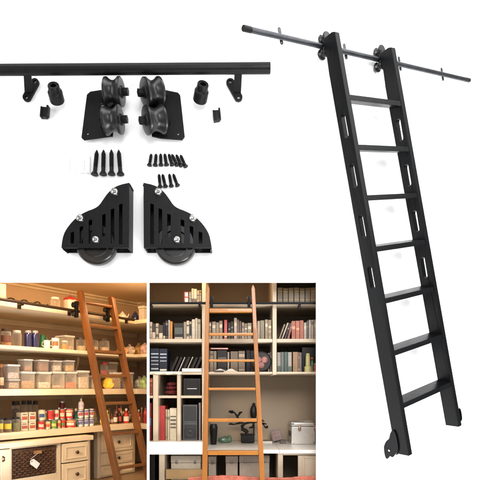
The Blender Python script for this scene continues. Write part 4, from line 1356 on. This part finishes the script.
# row 2, left bay
R2L = [(149.9, 152, 322, W1, 'cream book at the far left of the second bookcase shelf', None), (152.1, 155.6, 324, (.07, .05, .05), 'dark book with a white lower half, left of the second shelf', [(.04, .45, W1)]),
       (155.7, 158.6, 323.4, W2, 'cream book between two dark books on the second left shelf', band2), (158.7, 163, 325, (.07, .055, .05), 'dark brown book with a pale foot on the second left shelf', [(.04, .42, W1)]),
       (163.1, 165.2, 322.6, DK, 'slim black book left of the white and orange pair', [(.04, .2, W1)]), (165.3, 168.2, 320.6, (.03, .025, .025), 'tall black book left of the white and orange pair', None),
       (168.4, 169.8, 320.2, (.64, .60, .54), 'thin white book beside the orange one', None), (170, 172.4, 321.4, (.50, .20, .02), 'bright orange yellow book on the second left shelf', None),
       (174, 183.4, 323.2, (.030, .033, .033), 'very thick black book on the second left shelf', [(.3, .72, (.05, .06, .06)), (0.02, .12, (.4, .36, .3))]),
       (183.6, 186.4, 322, W3, 'pale book right of the very thick black book', None), (186.5, 189.2, 320.8, W1, 'cream book with faint marks, second right of the thick black book', band2),
       (189.4, 191.6, 321.6, W2, 'slim cream book with a black title block', [(.2, .86, (.03, .03, .03))]), (191.8, 195, 319.4, W1, 'wide cream book in the right group of the second left shelf', ban),
       (195.1, 197.6, 318.2, W1, 'tallest white book near the partition on the second left shelf', ban), (197.7, 200.6, 319.2, W2, 'last pale book against the partition on the second left shelf', None)]
for x0, x1, yt, col, l, b in R2L:
    book(x0, x1, yt, B2, l, col, band=b)
# row 2, middle bay
R2M = [(206.4, 211.4, 322, (.20, .15, .11), 'brown book at the left end of the middle second shelf', None), (212, 215.8, 321.6, W3, 'pale worn book behind the left ladder rail', ban),
       (216, 219, 322.4, (.24, .18, .12), 'tan book left of the red one on the middle second shelf', None), (219.2, 222.6, 320.8, (.22, .16, .11), 'taller tan book left of the red one', ban),
       (224.2, 227.2, 320, (.42, .06, .06), 'bright red book on the middle second shelf', [(.1, .18, (.5, .4, .3))]), (228, 230.6, 322.6, DK, 'black book right of the bright red one', None),
       (230.8, 233.4, 321.4, (.05, .035, .03), 'dark brown book in the centre of the middle second shelf', None), (234, 237, 318, (.36, .31, .26), 'tall pale grey book in the centre of the middle second shelf', ban),
       (237.2, 239, 319.6, (.13, .08, .05), 'slim brown book right of the tall pale grey one', None), (239.2, 241.6, 321, (.10, .05, .035), 'dark red brown book on the middle second shelf', None),
       (242, 244, 322.4, (.34, .28, .22), 'slim pale book right of the dark red brown one', None), (244.2, 247.4, 323.4, (.16, .12, .09), 'wide brown book left of the right ladder rail', None),
       (247.6, 251.6, 323, W3, 'pale book partly behind the right ladder rail', ban), (252.4, 256.4, 322, (.10, .075, .06), 'dark book behind the right ladder rail', None),
       (257.4, 260, 321, (.30, .24, .17), 'pale brown book just right of the ladder on the second shelf', None), (260.2, 264.4, 320.4, (.22, .17, .10), 'olive brown book right of the ladder on the second shelf', None),
       (265, 268, 319.6, (.28, .21, .12), 'tan book second from the right partition, middle second shelf', ban), (268.2, 271.6, 320, (.25, .19, .10), 'tan book against the right partition, middle second shelf', None)]
for x0, x1, yt, col, l, b in R2M:
    book(x0, x1, yt, B2, l, col, band=b)
# row 2, right bay
book(278.6, 280.2, 324, B2, 'thin brown leaning book at the left of the right second shelf', (.24, .16, .10), lean=20)
book(281.4, 283.0, 322.6, B2, 'thin pale leaning book on the right second shelf', (.40, .33, .25), lean=20)
book(284.0, 286.2, 323, B2, 'dark leaning book on the right second shelf', (.06, .035, .03), lean=18)
book(287.0, 289.2, 322.0, B2, 'maroon leaning book on the right second shelf', (.20, .05, .035), lean=14)
R2R = [(291.6, 295.6, 321, (.36, .085, .04), 'red orange book at the left of the upright group on the right second shelf', None), (295.8, 299.6, 320.8, (.40, .11, .045), 'orange red book in the middle of the orange pair', [(.5, .6, (.5, .25, .12))]),
       (299.8, 303.6, 320.4, (.38, .08, .035), 'plain orange red book beside the white ones on the right', None), (303.8, 306.6, 322.6, (.42, .36, .28), 'pale book right of the orange red books', ban),
       (306.8, 308.6, 320.8, (.09, .07, .06), 'slim dark book among the pale ones on the right', None), (308.8, 311, 320, (.44, .37, .30), 'white grey book near the right edge of the second shelf', ban),
       (311.2, 313.6, 320, (.36, .29, .24), 'grey book second from the right edge of the second shelf', None), (313.8, 317, 319.8, (.42, .35, .28), 'pale book at the right edge of the second shelf', ban)]
for x0, x1, yt, col, l, b in R2R:
    book(x0, x1, yt, B2, l, col, band=b)
# row 3, left bay
txt = [(.1, .16, (.35, .4, .45)), (.3, .34, (.3, .34, .4)), (.45, .49, (.3, .34, .4)), (.60, .64, (.35, .4, .45)), (.74, .79, (.35, .4, .45))]
book(150.4, 159.2, 348.4, B3, 'thick dark blue book with pale titles, left of the dark blue pair', NV, band=txt)
book(159.4, 167.2, 348.8, B3, 'thick dark blue book with pale titles, right of the dark blue pair', NV, band=txt[2:]+[(.04, .12, (.55, .55, .5))])
for i in range(7):
    x = 168.0+i*3.9
    w = ['first beside the dark blue pair', 'second from the dark blue pair', 'third from the dark blue pair', 'middle of the row', 'third from the partition', 'second from the partition', 'nearest the partition'][i]
    pale = i in (2, 4)
    book(x+2, x+4.6+(0 if not pale else -1.6), 356.4+.3*(i % 3), B3, 'leaning %s case, %s' % ('black case with a white edge' if pale else 'black disc', w) if not pale else 'leaning disc case with a white spine, %s' % w, (.62, .58, .52) if pale else (.018, .016, .017), lean=24, name='disc_case', cat='disc case', group='leaning disc cases', Yb=YF+.05)
flat_book(182, 202, 368.4, 371.6, 'white flat book lying in front of the leaning disc cases', (.70, .67, .6), YF-.012, zb=B3, dep=.05)
def papers():
    t = MB()
    pts = []
    for i in range(12):
        x = xx(150.6+i*2.85)
        pts.append((x, .004*math.sin(i*1.7)+.002*(i % 2)))
    outl = [V((x, YF-.012, B3+.001)) for x, z in pts]+[V((x, YF-.012, B3-.013+z)) for x, z in pts[::-1]]
    o = t.prism(outl, V((0, .010, 0))).build('paper_trim', paint((.62, .56, .45), .7), loc=(xx(166), YF, B3))
    tag(o, 'ragged cream paper edge lying along the lower left shelf', 'paper')
papers()
# row 3, middle bay
R3M = [(206.8, 209.8, 350, (.10, .07, .05), 'dark brown book left of the ladder rail on the lower middle shelf', None), (210, 213.4, 351, (.30, .24, .17), 'pale tan book beside the left ladder rail, lower middle shelf', None), (213.6, 216.6, 351, (.26, .20, .13), 'tan book left of the black binder, lower middle shelf', None),
       (217.2, 227, 350.2, (.02, .018, .02), 'wide black binder on the lower middle shelf', None), (227.4, 229.4, 352, (.28, .22, .16), 'thin pale book right of the black binder', None),
       (230.4, 238, 351.4, (.14, .10, .06), 'wide dull brown book, left of a pair on the lower middle shelf', None), (238.4, 245, 351, (.16, .11, .07), 'wide dull brown book, right of a pair on the lower middle shelf', None),
       (246.4, 250.4, 350.4, (.018, .016, .016), 'black book left of the right ladder rail, lower middle shelf', None), (250.6, 254.4, 350.8, (.03, .03, .035), 'dark grey book behind the right ladder rail, lower middle shelf', None),
       (267.8, 269.6, 353, (.20, .16, .11), 'thin brown book left of the partition, lower middle shelf', None), (269.8, 271.8, 352, (.12, .10, .07), 'thin dark book against the partition, lower middle shelf', None)]
for x0, x1, yt, col, l, b in R3M:
    book(x0, x1, yt, B3, l, col, band=b, Yb=YF+.06)
flat_book(210.2, 228.4, 348.2, 349.9, 'red book lying on top of the black binder', (.36, .04, .04), YF+.062, zb=ZY(349.6, YF+.07), dep=.11)
def magazine():
    t = thing('open_magazine', 'open white magazine lying on the lower middle shelf', 'magazine', (xx(225), YF+.03, B3))
    for sg in (-1, 1):
        pts = []
        for i in range(9):
            f = i/8
            x = xx(225.5)+sg*f*.062
            z = B3+.0012+.019*math.sin(min(1, f*1.1)*math.pi)*.7+(.010 if sg < 0 else .016)*(1-f)*0+.002
            pts.append((x, z))
        lo = [V((x, YF+.006, B3+.0008)) for x, z in pts[::-1]]
        MB().prism([V((x, YF+.006, z)) for x, z in pts]+lo, V((0, .046, 0))).build('page_block', paint((.62, .57, .48), .5), t)
    MB().box((xx(219), YF-.006, B3+.0035), (.05, .018, .006), Matrix.Rotation(.08, 3, 'Z'), bev=.001).build('cover', paint((.05, .04, .05), .3), t)
magazine()
def emblem():
    c = V((xx(261.5), YF+.05, B3+.056))
    t = thing('round_box', 'round dark box with a pink patterned face on the lower middle shelf', 'box', (c.x, c.y, B3))
    r = .054
    MB().lathe([(0, 0), (r, 0), (r*1.02, .004), (r*1.02, .03), (r*.93, .034), (r*.9, .031), (0, .031)], c+V((0, .016, -.0005)), (0, -1, 0), seg=44).build('body', paint((.02, .017, .017), .35), t)
    mb = MB()
    for i in range(3):
        a = 2.1*i+.5
        cc = c+V((math.cos(a)*.020, -.0165, math.sin(a)*.020))
        mb.lathe([(0, .004), (.012, .003), (.017, 0)], cc, (0, -1, 0), seg=18)
    mb.build('face_pattern', paint((.30, .12, .10), .5, var=.4, scale=60), t)
emblem()
# row 3, right bay
R3R = [(277.2, 280.8, 352.4, (.24, .21, .18), 'pale grey book at the left of the lower right shelf', [(.02, .3, (.03, .06, .045))]), (281.0, 284.0, 352, (.10, .10, .09), 'dark grey book beside the pale grey one, lower right shelf', None),
       (284.2, 287.8, 352, (.035, .075, .055), 'dark green book on the lower right shelf', ban[:0]), (288, 291.8, 352.2, (.30, .27, .24), 'light grey book between green and orange, lower right shelf', [(.02, .28, (.04, .07, .05))]),
       (292.8, 298, 352, (.28, .155, .055), 'wide orange tan book on the lower right shelf', None), (298.2, 299.8, 352.2, (.18, .10, .09), 'slim mauve brown book right of the orange tan one', None), (300, 301.6, 352.6, (.16, .13, .11), 'slim grey brown book left of the black box file', None)]
for x0, x1, yt, col, l, b in R3R:
    book(x0, x1, yt, B3, l, col, band=b)
book(302, 318, 347.4, B3, 'big black box file on the lower right shelf behind the yellow bottle', (.012, .011, .011), Yb=YF+.075, name='box_file', cat='box file')
def yellow_bottle():
    c = V((xx(308.6), YF+.03, B3+.0005))
    h, r = .098, .013
    t = thing('yellow_bottle', 'slim pale yellow bottle on the lower right shelf', 'bottle', c)
    MB().lathe([(0, 0), (r*1.5, 0), (r*1.5, h*.28), (r, h*.32), (r*.9, h*.86), (0, h*.86)], c, seg=22).build('body', paint((.34, .30, .12), .3), t)
    MB().cyl(c+V((0, 0, h*.86)), c+V((0, 0, h)), r*.8, seg=16, bev=.002).build('cap', paint((.36, .30, .13), .4), t)
yellow_bottle()
def trinket(px, r, h, label, col, top):
    c = V((xx(px), YF+.035, B3+.0005))
    t = thing('figurine', label, 'figurine', c)
    MB().lathe([(0, 0), (r, 0), (r, h*.1), (r*.6, h*.2), (r*.85, h*.45), (r*.4, h*.7), (0, h*.7)], c, seg=18).build('body', paint(col, .4), t)
    MB().blob(c+V((0, 0, h*.82)), (r*.55,)*3, .1, 2).build('head', paint(top, .4), t)
trinket(312.9, .012, .088, 'small red and green figurine beside the yellow bottle', (.05, .10, .05), (.35, .06, .04))
trinket(315.8, .010, .05, 'small red figurine at the right edge of the lower shelf', (.30, .05, .035), (.3, .2, .12))

# --- cubbies
ZC_T = zx(395.6); ZC_B = zx(441.2)
book(149.4, 152.6, 378, ZC_T, 'orange red book in the narrow left edge cubby, upper', (.40, .07, .03), Yb=YF+.03)
book(149.6, 151.4, 403, ZC_B, 'red book in the narrow left edge cubby, lower', (.34, .03, .03), Yb=YF+.03, band=[(.4, .6, (.1, .2, .4))])
def red_cloth():
    c = V((xx(169.0), YF+.09, ZC_T+.001))
    t = thing('folded_cloth', 'dark red patterned cloth folded in the upper middle cubby', 'cloth', c)
    m = mat('dark_red_cloth', (.14, .018, .02), .8, var=.6, scale=70, bump=.6, bscale=160)
    z = 0
    for i, (w, h) in enumerate(((.062, .030), (.058, .026), (.050, .022))):
        MB().blob(c+V((.002*i, 0, z+h*.5)), (w/2*1.1, .05, h*.52), .16, 4, 2.5, flat=-.92, seed=i+11).build('fold', m, t)
        z += h*.86
red_cloth()
def speaker(label, x0, x1, y0, y1, zb, col, cone, slot=False, Yb=YF+.03):
    k = K0*(2.6+Yb)
    w = (x1-x0)*k; h = ZCAM+(388-y0)*k-zb
    c = V((((x0+x1)/2-240)*k, Yb, zb+.0004))
    t = thing('loudspeaker' if cone else 'hifi_unit', label, 'speaker' if cone else 'hi-fi unit', c)
    MB().box(c+V((0, .07, h/2)), (w, .14, h), bev=.002).build('cabinet', paint(col, .4), t)
    g = paint(tuple(v*.55 for v in col), .5)
    MB().box(c+V((0, -.0012, h*.5)), (w*.82, .003, h*.8), bev=.0012).build('front_panel', g, t)
    if cone:
        r = min(w, h)*.36
        q = c+V((0, -.0032, h*.48))
        MB().lathe([(r, 0), (r*1.03, .0025), (r*.9, .003), (r*.84, .0012), (r*.4, .0002), (r*.3, .0015), (0, .003)], q, (0, -1, 0), seg=32).build('cone', paint((.035, .035, .038), .35), t)
    if slot:
        MB().box(c+V((0, -.0034, h*.40)), (w*.56, .0015, .004), bev=.0005).build('light_strip', paint((.5, .5, .5), .3), t)
speaker('black hi-fi unit with a pale strip in the upper right cubby', 183.4, 200.6, 378.6, 395.6, ZC_T, (.020, .019, .020), False, True)
book(158.6, 165.2, 405.8, ZC_B, 'bright red binder standing in the lower middle cubby', (.48, .035, .03), Yb=YF+.05, name='binder', cat='binder')
book(165.4, 167.4, 409.4, ZC_B, 'thin pale brown book beside the red binder', (.40, .30, .18), Yb=YF+.04)
book(167.6, 169.6, 409.6, ZC_B, 'thin cream book next to the wide cream volume', (.58, .50, .36), Yb=YF+.04)
book(169.8, 176.6, 408.2, ZC_B, 'wide cream volume with a dark printed title in the lower middle cubby', (.64, .57, .42), Yb=YF+.03, band=[(.60, .66, (.1, .08, .06)), (.48, .54, (.1, .08, .06)), (.38, .43, (.1, .08, .06)), (.72, .76, (.1, .08, .06))])
speaker('grey hi-fi speaker with a round cone at the bottom of the right cubby', 182.8, 197.4, 423.0, 441, ZC_B, (.055, .058, .062), True)
kq = K0*(2.6+YF+.03)
speaker('grey hi-fi unit stacked on the speaker in the right cubby', 182.8, 197.4, 404.8, 422.6, ZCAM+(388-423.0)*kq+.0008, (.055, .058, .062), False)
book(198.6, 200.8, 402.8, ZC_B, 'slim mauve grey book right of the hi-fi tower', (.24, .20, .20), Yb=YF+.04)

# --- on the counter
ZT = Z_CT+.0006
def wx(px, Y): return (px-240)*K0*(2.6+Y)
def bonsai():
    Y = .44
    c = V((wx(247.6, Y), Y, ZT))
    t = thing('bonsai_tree', 'small black bare bonsai with twisted branches in a dark pot', 'bonsai', c)
    m = paint((.010, .009, .008), .5)
    MB().box(c+V((0, 0, .025)), (.078, .055, .044), bev=.006).build('pot', m, t)
    MB().box(c+V((0, 0, .0505)), (.086, .062, .006), bev=.002).build('pot_rim', m, t)
    q = lambda px, py, dy=0: V((wx(px, Y+dy), Y+dy, ZY(py, Y+dy)))
    MB().tube([q(247.4, 433.0), q(245.6, 430.6), q(242.4, 429), q(242.0, 426.2), q(244.0, 424.2), q(242.0, 422.6), q(239, 422.4)], .0125, 8, .008).build('trunk', m, t)
    brs = [[(242.0, 422.8), (237.5, 423.4), (233.5, 424.6), (230.6, 423.6)], [(240, 422.4), (236.6, 415.4), (234.4, 412.6), (231.2, 412.2)], [(237.2, 416.4), (239.4, 414.2), (241, 412.6)],
           [(243.4, 424), (248.6, 422.6), (253.6, 422.2), (258.6, 421.8), (263, 424), (266, 428.4)], [(254, 422.2), (253, 425.8), (251.4, 428)], [(259.8, 422), (262.8, 420.6)], [(262, 423.4), (266.6, 424)]]
    for i, b in enumerate(brs):
        MB().tube([q(x, y, .006*math.sin(i+j)) for j, (x, y) in enumerate(b)], .0075, 7, .003).build('branch', m, t)
    mb = MB()
    rng = random.Random(3)
    for (x, y, n, s) in ((231.2, 412, 8, 1.6), (239.8, 412.6, 5, 1.2), (231, 424, 6, 1.2), (262.6, 420.8, 5, 1.0), (252, 427.6, 6, 1.4), (266, 427, 6, 1.4), (256, 422, 4, .8)):
        for _ in range(n):
            p = q(x+rng.uniform(-1.5, 1.5)*s, y+rng.uniform(-.6, .6)*s, rng.uniform(-.02, .02))
            mb.blob(p, (.006*s, .005, .0032*s), .3, 1, seed=rng.random()*9)
    mb.build('foliage', m, t)
bonsai()
def ornament():
    Y = .50
    c = V((wx(253.6, Y), Y, ZT))
    q = lambda px, py: V((wx(px, Y), Y, ZY(py, Y)))
    t = thing('bird_ornament', 'tall slim black bird ornament behind the bonsai', 'ornament', c)
    m = paint((.012, .011, .010), .4)
    b = MB()
    b.tube([c+V((0, 0, .001)), c+V((0, 0, .02)), q(254, 424)], .006, 10, .004)
    b.build('stand', m, t)
    MB().blob(q(253.6, 412.5), (.020, .016, .047), .12, 3, 1.5).build('body', m, t)
    MB().blob(q(253.8, 404.6), (.0095, .009, .012), .1, 2).build('head', m, t)
    MB().tube([q(258, 409), q(261, 408.6)], .004, 6, .0015).build('beak', m, t)
ornament()
def cup():
    Y = .36
    c = V((wx(213.6, Y), Y, ZT))
    h = ZY(424, Y)-ZT; r = 3.9*K0*(2.6+Y)
    t = thing('black_cup', 'black cup on the counter beside the left ladder rail', 'cup', c)
    MB().lathe([(0, 0), (r*.72, 0), (r*.76, h*.05), (r, h*.72), (r*1.0, h*.78), (r*.9, h*.78), (r*.66, h*.1), (0, h*.1)], c, seg=28).build('body', paint((.012, .011, .011), .3), t)
    MB().lathe([(r*1.04, h*.76), (r*1.04, h*.86), (r*.8, h), (0, h)], c, seg=28).build('lid', paint((.016, .015, .015), .25), t)
cup()
def green_dish():
    Y = .46
    c = V((wx(225.2, Y), Y, ZT))
    t = thing('green_ornament', 'low glassy green ornament on the counter behind the ladder', 'ornament', c)
    m = paint((.10, .20, .13), .2)
    MB().blob(c+V((-.004, 0, .016)), (.034, .026, .020), .3, 3, 2, flat=-.8, seed=4).build('body', m, t)
    MB().blob(c+V((.024, -.006, .022)), (.016, .014, .022), .25, 3, 2, flat=-.98, seed=5).build('head', m, t)
green_dish()
def photo_frame():
    Y = .47
    c = V((wx(276.4, Y), Y, ZT+.003))
    t = thing('picture_frame', 'small tilted picture frame with dark red squares on the counter', 'picture frame', c)
    R = Matrix.Rotation(math.radians(-14), 3, 'Y') @ Matrix.Rotation(math.radians(-14), 3, 'X')
    w, h = .060, .064
    o = c+V((0, 0, h/2+.006))
    MB().box(o, (w, .008, h), R, bev=.002).build('frame', paint((.07, .05, .04), .4), t)
    mb = MB()
    for i in range(3):
        for j in range(3):
            mb.box(o+R @ V(((i-1)*.017, -.0052, (j-1)*.018)), (.013, .002, .014), R)
    mb.build('picture', paint((.26, .12, .09), .5, var=.6, scale=55), t)
    MB().box(c+V((.0, .026, .024)), (.012, .004, .058), Matrix.Rotation(.5, 3, 'X')).build('strut', paint((.07, .05, .04), .4), t)
photo_frame()
def small_box():
    Y = .42
    for (px, w, h, l, col) in ((266.4, .066, .018, 'flat white box with a dark top on the counter right of the ladder', (.62, .58, .5)), (283.0, .032, .018, 'tiny dark grey box beside the silver case', (.09, .075, .06))):
        c = V((wx(px, Y), Y, ZT))
        t = thing('small_box', l, 'box', c)
        MB().box(c+V((0, 0, h*.4)), (w, .05, h*.8), bev=.0015).build('base', paint(col, .45), t)
        MB().box(c+V((0, 0, h*.9+.0003)), (w+.002, .052, h*.2), bev=.001).build('lid', paint((.10, .08, .07), .45), t)
small_box()
ALU = mat('brushed_aluminium', (.55, .53, .50), .34, metal=.55, var=.1, scale=30, stretch=(1, 1, 6))
def case():
    Y = .36
    k = K0*(2.6+Y)
    x0, x1 = wx(291.5, Y), XR(Y)-.012
    h = ZY(422.4, Y)-ZT
    c = V(((x0+x1)/2, Y, ZT))
    w = x1-x0
    dep = .17
    t = thing('silver_case', 'silver aluminium flight case with a latch on the counter', 'case', c)
    MB().box(c+V((0, dep/2, h*.40)), (w, dep, h*.80), bev=.004).build('body', ALU, t)
    MB().box(c+V((0, dep/2, h*.905)), (w+.002, dep+.002, h*.185), bev=.005).build('lid', ALU, t)
    for px in (299.6, 315.4):
        q = V((wx(px, Y), Y-.003, ZT+h*.74))
        l = MB().box(q, (.017, .006, .034), bev=.002).build('latch', mat('latch_bronze', (.30, .20, .14), .35, metal=.7), t)
        MB().box(q+V((0, -.005, .002)), (.010, .006, .014), bev=.002).build('clasp', CHROME, l)
    MB().box((x0-.003, Y+dep*.5, ZT+h*.45), (.006, .07, .03), bev=.002).build('side_handle', paint((.03, .03, .03), .4), t)
    for sx in (x0+.006, x1-.006):
        MB().box((sx, Y-.001, ZT+h*.06), (.014, .004, .014), bev=.001).build('corner_cap', CHROME, t)
        MB().box((sx, Y-.002, ZT+h*.95), (.014, .005, .012), bev=.001).build('corner_cap', CHROME, t)
    o = MB().box((wx(307, Y+.06), Y+.07, ZT+h+.003), (.055, .05, .003), Matrix.Rotation(.3, 3, 'Z')).build('note_card', paint((.66, .62, .54), .5), loc=(wx(307, Y+.06), Y+.07, ZT+h+.0015))
    tag(o, 'small white card lying on the lid of the silver case', 'card')
case()

# --- below the counter
def lower_box(x0, x1, y0, Yb, label, col, handle=True, name='storage_box', base=-.0795, dep=.16):
    k = K0*(2.6+Yb)
    w = (x1-x0)*k
    zt = ZCAM+(388-y0)*k
    c = V((((x0+x1)/2-240)*k, Yb, base))
    h = zt-base
    t = thing(name, label, 'storage box', c)
    MB().box(c+V((0, dep/2, h*.39)), (w, dep, h*.78), bev=.003).build('body', paint(col, .45), t)
    MB().box(c+V((0, dep/2, h*.89)), (w+.003, dep+.003, h*.21), bev=.003).build('lid', paint(col, .45), t)
    if handle:
        n = 2 if w > .13 else 1
        for i in range(n):
            q = c+V((0 if n == 1 else (i-.5)*w*.62, -.003, h*.82))
            l = MB().box(q, (.012, .006, .024), bev=.002).build('latch', mat('latch_steel', (.35, .33, .3), .3, metal=.8), t)
            MB().lathe([(.0045, 0), (.0065, .002), (.0045, .004)], q+V((0, -.003, -.002)), (0, -1, 0), seg=14).build('ring', mat('latch_steel', (.35, .33, .3), .3, metal=.8), l)
lower_box(171.0, 200.6, 455.8, YF+.07, 'white latched storage box below the left end of the counter', (.52, .46, .37))
def drawer_board():
    Y = YF+.012
    c = V((xx(184), Y, ZY(474, Y)))
    o = MB().box(c, (.19, .03, .05), bev=.002).build('wooden_board', mat('pale_pine', (.36, .23, .10), .5, kind='wood', var=.2, stretch=(.15, 1.5, 1.5)), loc=c)
    tag(o, 'pale pine board in front of the left storage box', 'board')
drawer_board()
lower_box(208.4, 216.0, 456.4, YF+.09, 'narrow greige storage box left of the dark gap below the counter', (.44, .38, .30))
lower_box(225.8, 237.8, 456, YF+.09, 'greige storage box with a latch directly below the bonsai', (.40, .34, .27))
lower_box(239.4, 269.4, 455.6, YF+.09, 'wide greige case with two latches below the counter', (.40, .34, .27), name='storage_case')
book(150, 155, 455.5, -.0795, 'black box file in the dark gap at the lower left', (.012, .012, .013), Yb=YF+.05, name='box_file', cat='box file')
RF = mat('red_quilted_fabric', (.50, .14, .09), .8, var=.3, scale=35, bump=.6, bscale=200)
def cushion():
    # the quilted top edge of a red chair back along the bottom of the opening
    Y = .052
    t = thing('quilted_cushion', 'red quilted cushion edge along the bottom of the bookcase', 'cushion', ((wx(250, Y)), Y+.03, -.078))
    n = 60
    x0, x1 = wx(188, Y), wx(316, Y)
    prof = []
    for i in range(n+1):
        f = i/n
        x = x0+(x1-x0)*f
        px = 188+128*f
        top = 479.0-2.4*math.exp(-((px-226)/26)**2)-1.6*(1/(1+math.exp(-(px-296)/3)))
        z = ZY(top, Y+.012)+.0022*abs(math.sin(i*.9))
        prof.append((x, z))
    pts = [V((x, Y-.0, z)) for x, z in prof]+[V((x1, Y, -.075)), V((x0, Y, -.075))]
    MB().prism([p+V((0, .012, 0)) for p in pts], V((0, .04, 0)), bev=.004).build('back_rest', RF, t)
    # piping
    MB().tube([V((x, Y+.012, z+.0006)) for x, z in prof], .0035, 8).build('piping', RF, t)
cushion()
